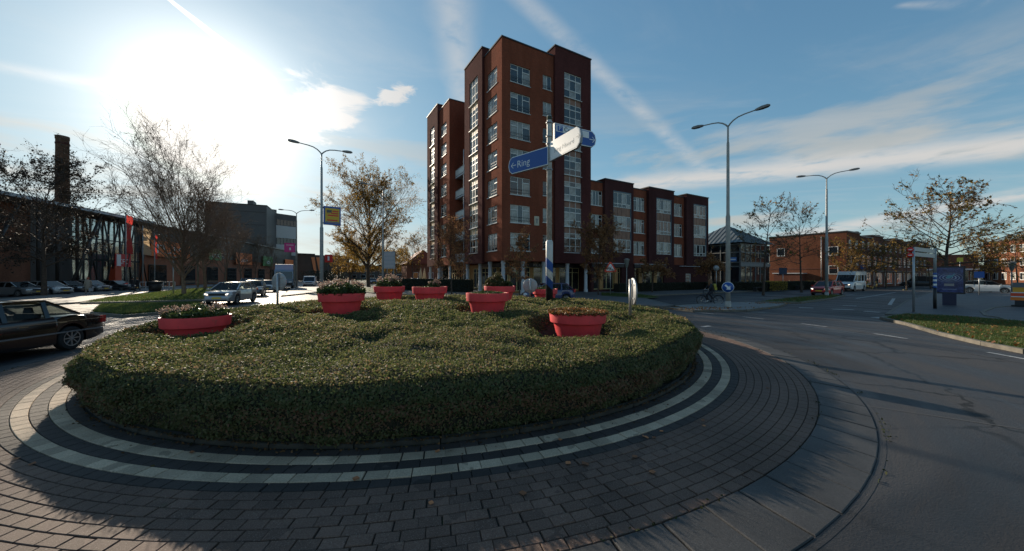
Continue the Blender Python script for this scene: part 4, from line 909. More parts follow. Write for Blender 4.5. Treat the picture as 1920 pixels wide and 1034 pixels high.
# ------------------------------------------------------------------ vehicles
def interp(x, pts):
    for (a, b), (c, d) in zip(pts[:-1], pts[1:]):
        if x <= c: return b+(d-b)*max(0, min(1, (x-a)/(c-a) if c > a else 0))
    return pts[-1][1]
def paint(name, c, metal=.0, rough=.28): return mat(name, c, rough, metal, coat=.8)
CARBLACK = paint('paint_black', (.004, .0035, .004), rough=.18); CARSILVER = paint('paint_silver', (.30, .31, .33), .5, .30); CARRED = paint('paint_red', (.55, .03, .02)); CARWHITE = paint('paint_white', (.62, .63, .62)); CARBLUE = paint('paint_blue', (.02, .035, .12))
CARGREY = paint('paint_grey', (.17, .175, .18), .4, .3); CARDARK = paint('paint_dark', (.04, .042, .046), .3, .3)
WHEELS = {}
def wheelmesh(r, w, style):
    k = (round(r, 3), w, style)
    if k not in WHEELS:
        ty = MB().lathe([(r*.66, -w/2), (r*.92, -w/2), (r*.985, -w*.38), (r, -w*.2), (r, w*.2), (r*.985, w*.38), (r*.92, w/2), (r*.66, w/2)], 28, axis='Y').mesh('wheel', RUBBER, 40)
        rm = MB(); rr = r*.67
        for s in (1, -1):
            rm.lathe([(rr, s*w*.48), (rr*.90, s*w*.46), (rr*.86, s*w*.30), (0, s*w*.26)], 28, axis='Y', mi=1)
            rm.lathe([(0, s*w*.42), (rr*.22, s*w*.41), (rr*.26, s*w*.30)], 14, axis='Y')
            n = 5 if style == 'five' else 8
            for j in range(n):
                a = 2*math.pi*j/n; d = Vector((math.cos(a), 0, math.sin(a)))
                rm.bar(d*rr*.15+Vector((0, s*w*.38, 0)), d*rr*.92+Vector((0, s*w*.40, 0)), rr*(.26 if n == 5 else .15), w*.12)
            rm.lathe([(rr*.88, s*w*.47), (rr, s*w*.485)], 28, axis='Y')
        WHEELS[k] = (ty, rm.mesh('rim', [ALLOY, PLAST], 40))
    return WHEELS[k]
def car(name, label, p, hd, K, pm, group=None, cat='car', lights=False, plate=True, lo=False, z=-.06):
    """body lofted along its length with real wheel arches, a glasshouse of separate panes on pillars, wheels and lights"""
    t = thing(name, label, cat, (p[0], p[1], z), hd, group)
    L, Wd, H = K['L'], K['W'], K['H']; wr = K['wr']; gc = K.get('gc', .19); hx = L/2; ax = K['axles']; prof = K['prof']; Ra = wr*1.16
    n = 21 if lo else 33; xs = set(np.round(np.linspace(-hx, hx, n), 3))
    for a in ax: xs |= {round(a+Ra*math.cos(R(q)), 3) for q in ((0, 40, 90, 140, 180) if lo else range(0, 181, 15))}
    for x_, _ in prof: xs.add(round(x_, 3))
    xs = sorted(x for x in xs if -hx <= x <= hx); cap = K.get('endw', .80); P = []; m = 11
    for x in xs:
        e = abs(x)/hx; w = Wd/2*(1-(1-cap)*max(0, (e-.72)/.28)**2.2); zt = interp(x, prof); zb = gc+.10*max(0, (e-.82)/.18)
        tmb = 0
        for a in ax:
            d = abs(x-a)
            if d < Ra: zb = max(zb, wr+math.sqrt(max(Ra*Ra-d*d, 0)))
        zb = min(zb, zt-.1); zm = zb+(zt-zb)*.45; sh = zt-.13*min(1, zt-zb)
        half = [(w*.86, zb), (w*.975, zb+.03), (w, zm), (w*.985, sh), (w*.93, zt-.02)]
        P += [(x, -y, z_) for y, z_ in half]+[(x, 0, zt+.02)]+[(x, y, z_) for y, z_ in half[::-1]]
    b = MB(); nx = len(xs); F_ = [(i*m+k, (i+1)*m+k, (i+1)*m+k+1, i*m+k+1) for i in range(nx-1) for k in range(m-1)]
    b.add(P, F_, 0, True); b.add(P, [(i*m+m-1, (i+1)*m+m-1, (i+1)*m, i*m) for i in range(nx-1)], 1, False); b.add(P[:m], [tuple(range(m-1, -1, -1))]); b.add(P[-m:], [tuple(range(m))])
    b.build('body', [pm, PLAST], t, angle=38)
    # glasshouse
    gl = K['glass']; (xa, za), (xb, zb_), (xc, zc), (xd, zd) = gl; wb, wt = Wd/2*.93, Wd/2*K.get('tumble', .72)
    rf = MB(); npt = 7; PP = []
    for i, (x, s) in enumerate(((xb-.02, -.055), (xb*.62+xc*.38, .0), (xb*.3+xc*.7, -.005), (xc+.02, -.06))):
        for k in range(npt):
            u = -1+2*k/(npt-1); y = u*wt*(1.03); PP.append((x, y, H+s-.055*abs(u)**3)); 
    PP2 = [(x, y, z_-.035) for x, y, z_ in PP]; q = npt
    rf.add(PP, [(i*q+k, i*q+k+1, i*q+q+k+1, i*q+q+k) for i in range(3) for k in range(q-1)], 0, True); rf.add(PP2, [(i*q+k, i*q+q+k, i*q+q+k+1, i*q+k+1) for i in range(3) for k in range(q-1)], 1, True)
    o4 = [PP[k] for k in range(q)]+[PP2[k] for k in range(q)]; rf.add(o4, [(k, k+1, q+k+1, q+k) for k in range(q-1)]); o5 = PP[-q:]+PP2[-q:]; rf.add(o5, [(k, q+k, q+k+1, k+1) for k in range(q-1)])
    for kk in (0, q-1): e5 = [PP[i*q+kk] for i in range(4)]+[PP2[i*q+kk] for i in range(4)]; rf.add(e5, [(i, i+1, 5+i, 4+i) for i in range(3)])
    rf.build('roof', [pm, PLAST], t, angle=40)
    cp = K.get('cap', .06); pil = MB(); zr = H-cp
    if cp > .1: MB().prismy([(xb+.10, zr+.02), (xb-.02, H-.08), (xb-.25, H-.02), (xc+.05, H-.02), (xc-.02, H-.08), (xc-.03, zr+.02)], -wt*1.03, wt*1.03).build('roof_side', pm, t)
    for s in (-1, 1):
        pil.bar((xa, s*wb*.97, za), (xb, s*wt, zr), .07, .05); pil.bar((xd, s*wb*.97, zd), (xc, s*wt, zr), .12, .05)
        for fx in K.get('pillars', (.0,)):
            xp = fx; tt = .0; pil.bar((xp, s*wb, interp(xp, prof)-.03), (xp-.03, s*(wt+.01), zr), .09, .04)
        pil.bar((xb, s*(wt+.012), zr+.012), (xc, s*(wt+.012), zr+.012), .05, .05)
    pil.build('pillar', K.get('pillarmat', pm), t)
    def pane(nm, pts): MB().add(pts, [(0, 1, 2, 3)]).build(nm, CGLASS, t)
    def panel(nm, pts): MB().add(pts, [(0, 1, 2, 3)]).build(nm, pm, t)
    pane('windscreen', [(xa, -wb*.94, za), (xa, wb*.94, za), (xb, wt*.97, zr+.02), (xb, -wt*.97, zr+.02)]); pane('rear_window', [(xd, -wb*.92, zd), (xd, wb*.92, zd), (xc, wt*.95, zr+.02), (xc, -wt*.95, zr+.02)])
    edges = [xa]+sorted(K.get('pillars', (0.,)), reverse=True)+[xd]
    for s in (-1, 1):
        for i in range(len(edges)-1):
            f, r_ = edges[i], edges[i+1]; ft = xb-.02 if i == 0 else f-.03; rt = xc+.03 if i == len(edges)-2 else r_-.03
            o_ = .045 if i else .10; o2 = .05 if i < len(edges)-2 else .12
            zf, zz = (za if i == 0 else interp(f, prof)), (zd if i == len(edges)-2 else interp(r_, prof))
            (pane if i < K.get('nwin', 9) else panel)('side_window' if i < K.get('nwin', 9) else 'side_panel', [(f-o_, s*wb*.985, zf+.01), (r_+o2, s*wb*.985, zz+.01), (rt+o2*.3, s*(wt+.005), zr-.01), (ft-o_*.3, s*(wt+.005), zr-.01)])
    it = MB(); fl = .55*H
    for x in (xa*.35+xb*.0-.05, (xc+xd)/2*.62):
        for s in (-1, 1): it.box((x, s*Wd*.22, fl), (.16, Wd*.26, .55), ry=R(-10)); it.box((x-.06, s*Wd*.22, fl+.36), (.07, .20, .15), taper=.7)
    it.bx(xa-.35, xa-.05, -wb*.9, wb*.9, za-.15, za+.0)
    it.build('interior', PLAST, t)
    tm, rmm = wheelmesh(wr, K.get('ww', .20), K.get('rim', 'eight'))
    for a in ax:
        for s in (-1, 1): o = ob('wheel', tm, t, (a, s*(Wd/2-K.get('ww', .20)/2-.005), wr)); ob('rim', rmm, o)
    zl = K.get('zl', .66); zf = interp(hx-.05, prof)
    for s in (-1, 1):
        hl = MB().box((hx-.16, s*Wd*.355, zl+.02), (.30, Wd*.19, .13), s*R(-24), taper=.8).build('headlight', HEADL, t)
        if lights: MB().bar((hx+.005, s*Wd*.29, zl-.02), (hx-.035, s*Wd*.385, zl+.05), .07, .05).build('lamp', HEADON, hl)
        MB().lathe([(wr*1.16, -.012), (wr*1.21, -.012), (wr*1.21, .012), (wr*1.16, .012)], 28, axis='Y') if False else None
        zt_ = K.get('zt', .78); MB().box((-hx+.075, s*Wd*.385, zt_), (.15, Wd*.17, K.get('ht', .16)), s*R(10)).build('tail_light', TAILL, t)
        mr = MB().box((xa-.12, s*(Wd/2+.06), za+.06), (.11, .18, .12)).build('wing_mirror', pm, t)
        for i, x in enumerate(K.get('handles', (-.1, -.95))): MB().bx(x-.10, x+.08, s*Wd/2*.985-.012, s*Wd/2*.985+.025, interp(x, prof)-.19, interp(x, prof)-.16).build('door_handle', K.get('hm', pm), t)
        if K.get('strip'): MB().bx(-hx*.93, hx*.93, s*Wd/2-.008, s*Wd/2+.016, .50, .535).build('side_strip', K['strip'], t); MB().bx(-hx*.95, hx*.95, s*Wd/2*.985-.012, s*Wd/2*.985+.012, .80, .812).build('waist_line', CHROME, t)
    MB().bx(hx-.045, hx+.012, -Wd*.27, Wd*.27, zl-.07, zl+.07).build('grille', PLAST, t); MB().bx(hx+.03, hx+.05, -Wd*.33, Wd*.33, gc+.05, gc+.17).build('air_intake', PLAST, t)
    MB().bx(hx-.06, hx+.035, -Wd*.40, Wd*.40, gc+.10, gc+.25).build('front_bumper', K.get('bm', pm), t); MB().bx(-hx-.04, -hx+.08, -Wd*.41, Wd*.41, gc+.13, gc+.32).build('rear_bumper', K.get('bm', pm), t)
    if K.get('trim'): MB().bx(-hx-.075, -hx-.035, -Wd*.42, Wd*.42, gc+.33, gc+.37).build('bumper_trim', CHROME, t)
    if plate: MB().bx(hx+.012, hx+.045, -.26, .26, gc+.24, gc+.35).build('number_plate', PLATE, t); MB().bx(-hx-.05, -hx-.02, -.26, .26, gc+.30, gc+.41).build('number_plate', PLATE, t)
    return t
SEDAN = dict(L=4.75, W=1.74, H=1.43, wr=.325, trim=1, axles=(1.40, -1.40), prof=[(-2.375, .62), (-2.30, .92), (-1.45, .98), (-1.0, .965), (.75, .93), (.95, .93), (2.1, .80), (2.33, .70), (2.375, .5)], glass=[(1.02, .93), (.32, 1.43), (-.95, 1.43), (-1.62, .985)], pillars=(.02, -.86), strip=mat('strip_grey', (.16, .16, .165), .4), zt=.76, ht=.2, hm=CHROME, handles=(-.28, -1.15), endw=.86, tumble=.74)
HATCH = dict(L=3.95, W=1.70, H=1.50, wr=.31, axles=(1.24, -1.24), prof=[(-1.975, .55), (-1.93, .96), (-1.5, 1.0), (.85, .96), (1.05, .95), (1.6, .86), (1.84, .76), (1.94, .64), (1.975, .48)], glass=[(1.10, .94), (.35, 1.48), (-1.35, 1.46), (-1.80, 1.0)], pillars=(.0, -.9), zt=.90, ht=.24, endw=.76)
SUV = dict(L=4.38, W=1.82, H=1.60, wr=.35, gc=.22, axles=(1.32, -1.32), prof=[(-2.19, .62), (-2.13, 1.04), (-1.7, 1.09), (.85, 1.05), (1.2, 1.03), (1.75, .97), (2.03, .88), (2.15, .74), (2.19, .5)], glass=[(1.25, 1.04), (.28, 1.57), (-1.5, 1.55), (-2.0, 1.09)], pillars=(-.05, -1.0, -1.6), endw=.76, zl=.76, zt=.98, rim='five')
ESTATE = dict(L=4.6, W=1.76, H=1.46, wr=.32, axles=(1.36, -1.36), prof=[(-2.3, .55), (-2.25, .95), (-1.8, .98), (.9, .93), (1.1, .92), (2.05, .80), (2.26, .66), (2.3, .5)], glass=[(1.15, .93), (.4, 1.45), (-1.85, 1.42), (-2.2, .98)], pillars=(.05, -.9, -1.6))
VAN = dict(L=5.3, W=1.98, H=2.62, wr=.36, gc=.24, axles=(1.75, -1.60), prof=[(-2.65, 1.30), (-2.6, 1.36), (1.3, 1.34), (1.65, 1.30), (2.3, 1.10), (2.58, .92), (2.65, .6)], glass=[(1.85, 1.28), (1.18, 2.42), (-2.5, 2.60), (-2.62, 1.36)], pillars=(.72, -.6, -1.7), zl=.88, zt=1.0, ht=.3, tumble=.90, handles=(.4,), endw=.86, bm=PLAST, cap=.50)
SVAN = dict(VAN, L=4.8, W=1.9, H=1.98, axles=(1.55, -1.5), prof=[(-2.4, 1.0), (-2.35, 1.10), (1.0, 1.08), (1.4, 1.05), (2.1, .95), (2.34, .8), (2.4, .5)], glass=[(1.55, 1.05), (.85, 1.92), (-2.25, 1.95), (-2.37, 1.1)], pillars=(.4, -.7, -1.6), zl=.8, cap=.22, nwin=1)
def hdg(v): return math.atan2(v[1], v[0])
def toward(p, q): return math.atan2(q[1]-p[1], q[0]-p[0])
ax_ = Vector((-13.08, 9.75, 0)); h_ = Vector((.13, -.99, 0)).normalized(); pc = ax_+h_*1.40
car('black_saloon', 'black saloon car with silver trim and alloy wheels cut off by the left edge', pc, hdg(h_), SEDAN, CARBLACK)
car('silver_suv', 'silver crossover car with lit headlights driving towards the roundabout', at(436, 26.4), R(-75), SUV, CARSILVER, lights=True)
car('dark_car', 'dark grey car following right behind the silver crossover', at(476, 36.0), hdg((.5, -.86)), SUV, CARDARK, 'cars queueing on the left road')
car('dark_car', 'silver-grey car queueing in front of the blue lorry', at(502, 45.0), hdg((.5, -.86)), HATCH, CARGREY, 'cars queueing on the left road', lo=True)
car('white_van', 'small white van on the left road beside the lamp post', at(581, 66), hdg((.42, -.91)), SVAN, CARWHITE, cat='van', plate=False)
car('blue_hatchback', 'dark blue hatchback parked behind the striped signpost foot', at(1027, 27.5), hdg((-.97, -.12)), HATCH, CARBLUE)
car('red_hatchback', 'bright red hatchback with lit headlights behind the lamp post on the right', at(1551, 37.6), hdg((-.90, -.50)), HATCH, CARRED, lights=True)
car('white_minibus', 'tall white minibus driving behind the red hatchback', at(1594, 47.5), hdg((-.86, -.50)), VAN, CARWHITE, cat='van', lights=True)
car('white_hatchback', 'white hatchback parked beside the poster display on the right', at(1850, 42.0), hdg((.60, -.80)), dict(HATCH, L=4.2, pillarmat=PLAST), CARWHITE, cat='car')
car('dark_van', 'dark delivery van parked before the row of houses', at(1728, 60), hdg((-.5, .86)), SVAN, CARDARK, cat='van', lo=True)
pk = [(28, 35.2, CARGREY, 'dark grey parked estate car, leftmost of the row before the mall', ESTATE), (86, 37.2, CARSILVER, 'silver parked car partly behind the dark tree trunk', HATCH), (124, 41.5, CARDARK, 'dark parked car just right of the dark tree trunk', ESTATE),
      (166, 43.5, CARGREY, 'grey parked car behind the pedestrian in the pale coat', HATCH), (217, 46.5, CARDARK, 'long dark parked saloon right of the pedestrian', SEDAN)]
for px, Y, m_, lb, K in pk: car('parked_car', lb, at(px, Y), R(2+px*.02), K, m_, 'cars parked before the mall', lo=True)
for px, Y, m_, lb in ((461, 72, CARSILVER, 'far parked car, left one of three roofs before the orange boards'), (472, 75, CARGREY, 'far parked car, middle one of three roofs before the orange boards'), (485, 78, CARDARK, 'far parked car, right one of three roofs before the orange boards')):
    car('parked_car', lb, at(px, Y), hdg((.5, -.86)), HATCH, m_, 'far cars parked before the shops', lo=True)
for px, Y, m_, lb in ((636, 55, CARWHITE, 'pale car roof showing over the flowers left of the autumn tree'), (699, 82, CARDARK, 'dark car on the far road between the tree trunks'), (746, 70, CARSILVER, 'light car beyond the single-armed lamp'), (778, 78, CARSILVER, 'silver car standing near the beige parasols')):
    car('distant_car', lb, at(px, Y), hdg((.5, -.86)), HATCH, m_, 'distant cars on the left road', lo=True)
# box lorry
p = at(535, 57); t = thing('box_lorry', 'box lorry with a pale blue cab and a dark cargo body on the left road', 'lorry', (p.x, p.y, -.06), hdg((.5, -.86)))
CAB = paint('paint_paleblue', (.16, .24, .33)); cb = MB(); cb.prismy([(1.9, .55), (4.25, .55), (4.3, 1.5), (4.12, 2.75), (3.9, 2.95), (1.9, 2.95)], -1.2, 1.2); cb.build('cab', CAB, t)
MB().prismy([(2.0, 2.95), (3.7, 2.95), (3.2, 3.75), (2.0, 3.8)], -1.15, 1.15).build('roof_deflector', mat('paint_skyblue', (.30, .40, .50), .4), t)
MB().add([(4.315, -1.1, 1.55), (4.315, 1.1, 1.55), (4.15, 1.05, 2.65), (4.15, -1.05, 2.65)], [(0, 1, 2, 3)]).build('windscreen', PGL, t)
MB().bx(-4.2, 1.85, -1.25, 1.25, .95, 3.7).build('cargo_box', mat('cargo_dark', (.11, .10, .07), .6, var=.2, vscale=2), t)
MB().bx(4.26, 4.36, -1.1, 1.1, .5, .95).build('front_bumper', PLAST, t)
for s in (-1, 1): MB().bx(4.27, 4.34, s*.8-.2, s*.8+.2, 1.0, 1.18).build('headlight', HEADL, t); MB().bx(2.1, 3.6, s*1.205-.01, s*1.205+.01, 1.7, 2.6).build('side_window', PGL, t)
tm, rm = wheelmesh(.5, .3, 'eight')
for a in (3.3, -2.4, -3.5):
    for s in (-1, 1): o = ob('wheel', tm, t, (a, s*1.05, .5)); ob('rim', rm, o)

# ------------------------------------------------------------------ trees
GOLD = leafmat('golden_leaf', [(.16, .09, .02), (.30, .17, .03), (.40, .24, .05), (.22, .17, .04)], .55, .5)
BROWNL = leafmat('brown_leaf', [(.20, .09, .035), (.38, .18, .075), (.52, .28, .12), (.28, .15, .07)], .6, .55)
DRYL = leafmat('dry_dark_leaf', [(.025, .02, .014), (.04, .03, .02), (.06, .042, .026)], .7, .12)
MIXL = leafmat('plane_leaf', [(.06, .075, .02), (.18, .15, .04), (.36, .24, .06), (.30, .14, .05), (.10, .085, .03)], .5, .4)
def grow(H, hb, rad, r0, ang, n1, n2, n3, trop, seed, shape, leafn, leafs, spread=.30, lean=0.0, minr=.012, n4=0, clump=0.0, LK=.34, bias=0.0, bark=None):
    rg = random.Random(seed); tr, tw, lf = MB(), MB(), []
    def rv(): return Vector((rg.gauss(0, 1), rg.gauss(0, 1), rg.gauss(0, 1)))
    def path(p, d, L, n, wob, tp):
        pts = [p.copy()]; d = d.copy()
        for i in range(n):
            d = (d+rv()*wob+Vector((0, 0, tp))).normalized(); p = p+d*(L/n); pts.append(p.copy())
        return pts, d
    def pick(pts, f):
        i = min(int(f*(len(pts)-1)), len(pts)-2); u = f*(len(pts)-1)-i; return pts[i].lerp(pts[i+1], u), (pts[i+1]-pts[i]).normalized()
    lead, _ = path(Vector(), Vector((lean, 0, 1)), H*.95, 10, .035, .10)
    tr.tube([Vector((0, 0, -.25))]+lead, [r0*1.35]+[max(r0*(1-.93*(i/10)**.8), .02) for i in range(11)], 10)
    def side(d, a):
        o = d.orthogonal().normalized(); o.rotate(Matrix.Rotation(rg.uniform(0, 6.283), 3, d)); return (d*math.cos(a)+o*math.sin(a)).normalized()
    for i in range(n1):
        f = hb+(1-hb-.03)*((i+rg.random()*.8)/n1); p, d = pick(lead, f); rel = (f-hb)/(1-hb)
        a = ang[0]+(ang[1]-ang[0])*rel+rg.gauss(0, .10); az = i*2.39996+rg.gauss(0, .35)
        dd = Vector((math.cos(az)*math.sin(a), math.sin(az)*math.sin(a), math.cos(a)))
        L = rad*shape(rel)*rg.uniform(.75, 1.12)/max(math.sin(a), .42)*(1-bias*math.cos(az)); r1 = max(r0*LK*(1-.75*rel), .02)
        pts, _ = path(p, dd, L, 6, .10, trop); tr.tube(pts, [max(r1*(1-.85*k/6), minr) for k in range(7)], 6, cap=False)
        for j in range(n2):
            f2 = .18+.82*(j+rg.random())/n2; p2, d2 = pick(pts, f2); L2 = L*.50*(1.15-.65*f2)*rg.uniform(.6, 1.2); q = side(d2, rg.uniform(.45, .95))
            pt2, _ = path(p2, q, L2, 4, .13, trop*1.2); tw.tube(pt2, [max(r1*.34*(1-.8*k/4), minr) for k in range(5)], 4, cap=False)
            for k in range(n3):
                f3 = .15+.85*(k+rg.random())/n3; p3, d3 = pick(pt2, f3); q = side(d3, rg.uniform(.4, 1.0)); L3 = max(L2*.42*rg.uniform(.5, 1.2), .25)
                pt3, _ = path(p3, q, L3, 2, .16, trop); tw.tube(pt3, [minr, minr*.8, minr*.5], 3, cap=False)
                for _4 in range(n4):
                    p4, d4 = pick(pt3, rg.random()); q = side(d4, rg.uniform(.4, 1.0)); p5 = p4+q*L3*rg.uniform(.3, .7)+Vector((0, 0, trop*L3)); tw.tube([p4, p5], [minr*.7, minr*.45], 3, cap=False)
                if rg.random() >= clump: lf += [(pt3[1], L3*.35), (pt3[2], L3*.3)]
    kk = H/max(p_[2] for p_ in tw.v)
    for mb_ in (tr, tw): mb_.v = [(x_*kk, y_*kk, z_*kk if z_ > 0 else z_) for x_, y_, z_ in mb_.v]
    lf = [(p_*kk, l_*kk*.75) for p_, l_ in lf]
    bark = bark or BARK; tm, wm = tr.mesh('trunk', bark), tw.mesh('twigs', bark); lm = None
    if leafn:
        rr = np.random.default_rng(seed); idx = rr.integers(0, len(lf), leafn); C = np.array([lf[i][0] for i in idx])+rr.normal(0, 1, (leafn, 3))*np.array([lf[i][1] for i in idx])[:, None]*spread*2
        lm = leaves(C, leafs, rr, .1, .65), rr.random(leafn)
    return tm, wm, lm
def tree(label, p, rz, meshes, lmat, group=None, cat='tree', name='tree', s=1.0, bark=None):
    t = thing(name, label, cat, p, rz, group); tm, wm, lm = meshes; sc = (s, s, s) if np.ndim(s) == 0 else s; t.scale = sc
    ob('trunk', tm, t); ob('twigs', wm, t)
    if lm:
        if not hasattr(lm, 'vertices'): lm = quadmesh('foliage', lm[0], lmat, lm[1])
        ob('foliage', lm, t)
    return t, lm
BARKT = mat('bark_tan', (.20, .13, .085), .9, var=.3, vscale=6, bump=.6, bscale=22)
dome = lambda q: math.sqrt(max(.10, 1-(1.35*q-.35)**2)) if q > .26 else .80+q*.75
vase = lambda q: .62+.38*(1-q)
cone = lambda q: (1-q)*.92+.10
M_VASE = grow(21, .17, 12.5, .48, (.95, .24), 46, 10, 8, .045, 11, vase, 900, .13, n4=4, minr=.022, LK=.42, bias=.38, bark=BARKT)
M_VASE2 = grow(15, .20, 4.8, .30, (.75, .25), 22, 8, 5, .05, 12, vase, 500, .13, n4=3, minr=.022, LK=.36, bark=BARKT)
M_DARK = grow(17.0, .27, 8.2, .36, (1.25, .45), 30, 9, 8, .015, 13, dome, 11000, .17, n4=3, minr=.015)
M_AUT = grow(23.2, .20, 9.6, .56, (1.0, .26), 40, 10, 7, .03, 14, dome, 38000, .17, n4=2, minr=.018, clump=.30, LK=.42)
M_ROW = grow(12, .22, 3.6, .17, (1.0, .35), 22, 7, 5, .03, 15, dome, 5200, .20, minr=.018)
M_ROW2 = grow(12, .25, 3.2, .16, (.9, .35), 20, 7, 6, .03, 25, dome, 1800, .18, n4=2, minr=.018)
M_SM1 = grow(8.3, .27, 2.9, .12, (1.05, .40), 24, 9, 7, .01, 16, dome, 7500, .10, n4=2, minr=.009)
M_SM2 = grow(6.6, .27, 1.75, .09, (.95, .35), 20, 7, 5, .02, 17, dome, 6500, .10, n4=2, minr=.008)
M_SM3 = grow(8.4, .27, 2.7, .11, (.95, .35), 24, 8, 6, .02, 18, dome, 21000, .105, n4=1, minr=.009)
M_UMB = grow(4.2, .62, 2.6, .13, (1.35, 1.0), 12, 8, 6, .0, 19, lambda q: 1.0-.2*q, 3600, .16, minr=.010)
M_PL1 = grow(10.6, .36, 4.2, .15, (1.45, .55), 20, 7, 5, .02, 20, lambda q: 1-.72*q, 520, .20, n4=2, minr=.013, clump=.55)
M_PL2 = grow(11.2, .36, 4.4, .15, (1.40, .50), 20, 7, 5, .025, 21, lambda q: 1-.72*q, 300, .20, n4=2, minr=.013, clump=.65)
M_PL3 = grow(11.4, .30, 8.2, .22, (1.50, .62), 26, 9, 6, .012, 22, lambda q: (1-.9*q)**1.3+.06, 2400, .19, n4=2, minr=.013, clump=.5)
M_THIN = grow(8.2, .36, 3.0, .12, (1.3, .5), 18, 7, 6, .02, 23, lambda q: 1-.6*q, 1500, .18, n4=2, minr=.012, clump=.3)
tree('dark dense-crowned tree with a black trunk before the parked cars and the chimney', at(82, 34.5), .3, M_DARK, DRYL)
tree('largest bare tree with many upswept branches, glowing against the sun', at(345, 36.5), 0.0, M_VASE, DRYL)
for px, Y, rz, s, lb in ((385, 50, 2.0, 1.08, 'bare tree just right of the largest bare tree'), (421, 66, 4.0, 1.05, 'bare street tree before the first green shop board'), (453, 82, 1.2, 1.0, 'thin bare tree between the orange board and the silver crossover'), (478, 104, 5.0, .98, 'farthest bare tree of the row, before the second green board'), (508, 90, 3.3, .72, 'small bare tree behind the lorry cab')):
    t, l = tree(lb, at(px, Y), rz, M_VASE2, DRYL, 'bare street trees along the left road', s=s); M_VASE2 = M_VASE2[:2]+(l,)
tree('big autumn tree with golden leaves right of the lamp post with the yellow board', at(691, 60), 2.2, M_AUT, GOLD)
rowt = [(655, 84, .95), (661, 92, 1.0), (668, 105, 1.05), (678, 120, 1.0), (634, 100, .8), (697, 118, 1.05), (710, 100, 1.0), (724, 125, 1.05), (733, 112, .95), (742, 98, .9), (751, 120, 1.05), (760, 135, 1.2), (786, 115, .95)]
ROWL = ['slim golden street tree, '+q for q in ('behind the lamp post with the yellow board', 'fourth trunk left of the big autumn tree', 'third trunk left of the big autumn tree', 'second trunk left of the big autumn tree', 'first trunk left of the big autumn tree',
    'first trunk right of the big autumn tree', 'second trunk right of the big autumn tree', 'third trunk right of the big autumn tree', 'beside the posts of the pale route board', 'first trunk right of the route board', 'second trunk right of the route board', 'third trunk right of the route board', 'nearest the gabled house')]
for i, (px, Y, s) in enumerate(rowt):
    t, l = tree(ROWL[i], at(px, Y), i*1.7, M_ROW, GOLD, 'autumn street trees along the far left road', s=s); M_ROW = M_ROW[:2]+(l,)
tree('taller half-bare tree left of the brick apartment block', at(775, 84), .7, M_ROW2, GOLD, s=(1.15, 1.15, 1.05))
tree('dark small tree with brown leaves before the left facade and balconies', at(847, 36), .5, M_SM1, BROWNL)
tree('narrow small tree with russet leaves before the corner tower shops', at(974, 33.5), 1.4, M_SM2, BROWNL)
tree('dense russet-leaved tree left of the road works sign', at(1122, 35.5), 2.0, M_SM3, BROWNL)
tree('low umbrella-shaped dark tree before the wing shop window', at(1223, 41.5), .2, M_UMB, BROWNL)
tree('low umbrella-shaped tree beyond the cyclist at the end of the wing', at(1334, 44), 2.4, M_UMB, BROWNL, s=1.15)
tree('sparse plane tree with a few dark leaves before the glass pavilion', G(1431, 552, .05), 0, M_PL1, MIXL)
tree('sparse plane tree with few leaves before the brick gable', G(1503, 547, .05), 1.5, M_PL2, MIXL)
tree('wide spreading plane tree with yellowing leaves behind the poster display', at(1776, 30), 2.6, M_PL3, MIXL)
for px, Y, rz, s, lb in ((1582, 54, .3, 1.0, 'thin yellowish street tree between the gable and the minibus'), (1622, 52, 1.8, .92, 'thin street tree with a pale trunk right of the minibus'), (1662, 58, 3.1, .95, 'thin street tree before the white house doors'), (1700, 50, 4.4, .95, 'thin brownish street tree left of the no-entry post'),
                       (1822, 46, 5.1, .95, 'thin brown tree right of the spreading plane tree'), (1858, 44, .9, .92, 'thin brown tree behind the white hatchback'), (1910, 42, 2.2, .95, 'brown-leaved tree at the right edge behind the lantern'), (1745, 55, 2.9, 1.0, 'thin brown tree directly left of the spreading plane tree')):
    t, l = tree(lb, at(px, Y), rz, M_THIN, GOLD if px < 1700 else BROWNL, 'young street trees on the right', s=s)
    M_THIN = M_THIN[:2]+(l,)
# far wood closing the horizon
def farwood(name, x0, x1, y, h, n, mt, rg):
    x = rg.uniform(x0, x1, n); top = h*(.62+.38*np.abs(np.sin(x*.13+1)*np.sin(x*.047+.3))); z = rg.random(n)**.7*top
    return kind(ob(name, quadmesh(name, leaves(np.stack([x, y+rg.uniform(-4, 4, n), z], 1), .9, rg, .1, .7), mt, rg.random(n))), 'stuff')
rg2 = np.random.default_rng(5)
FARL = leafmat('far_leaf', [(.035, .028, .018), (.06, .045, .025), (.085, .06, .03)], .8, .05)
farwood('far_wood', -120, -28, 190, 11, 34000, FARL, rg2); farwood('far_wood', 95, 260, 150, 9, 9000, FARL, rg2); farwood('far_wood', -260, -100, 215, 12, 4000, FARL, rg2); farwood('far_wood', 20, 110, 170, 9, 4500, FARL, rg2)
def bush(label, p, w, h, mt, n=1500):
    b = ob('bush', quadmesh('bush', leaves(np.concatenate([rng.normal(0, [w/2.6, w/2.6, 0], (n, 3))])+np.stack([0*rng.random(n), 0*rng.random(n), h*rng.random(n)**.8], 1), .28, rng, .2, .7), mt, rng.random(n)), None, p); return tag(b, label, 'bush')
bush('round green bush on the verge beyond the white van', at(612, 100), 7, 3.4, DKH, 3000)
bush('low weeds and shrubs under the brick gable', at(1560, 56), 6, 1.2, leafmat('weedy_leaf', [(.05, .06, .02), (.12, .11, .03), (.2, .15, .05)], .6, .4), 1200)

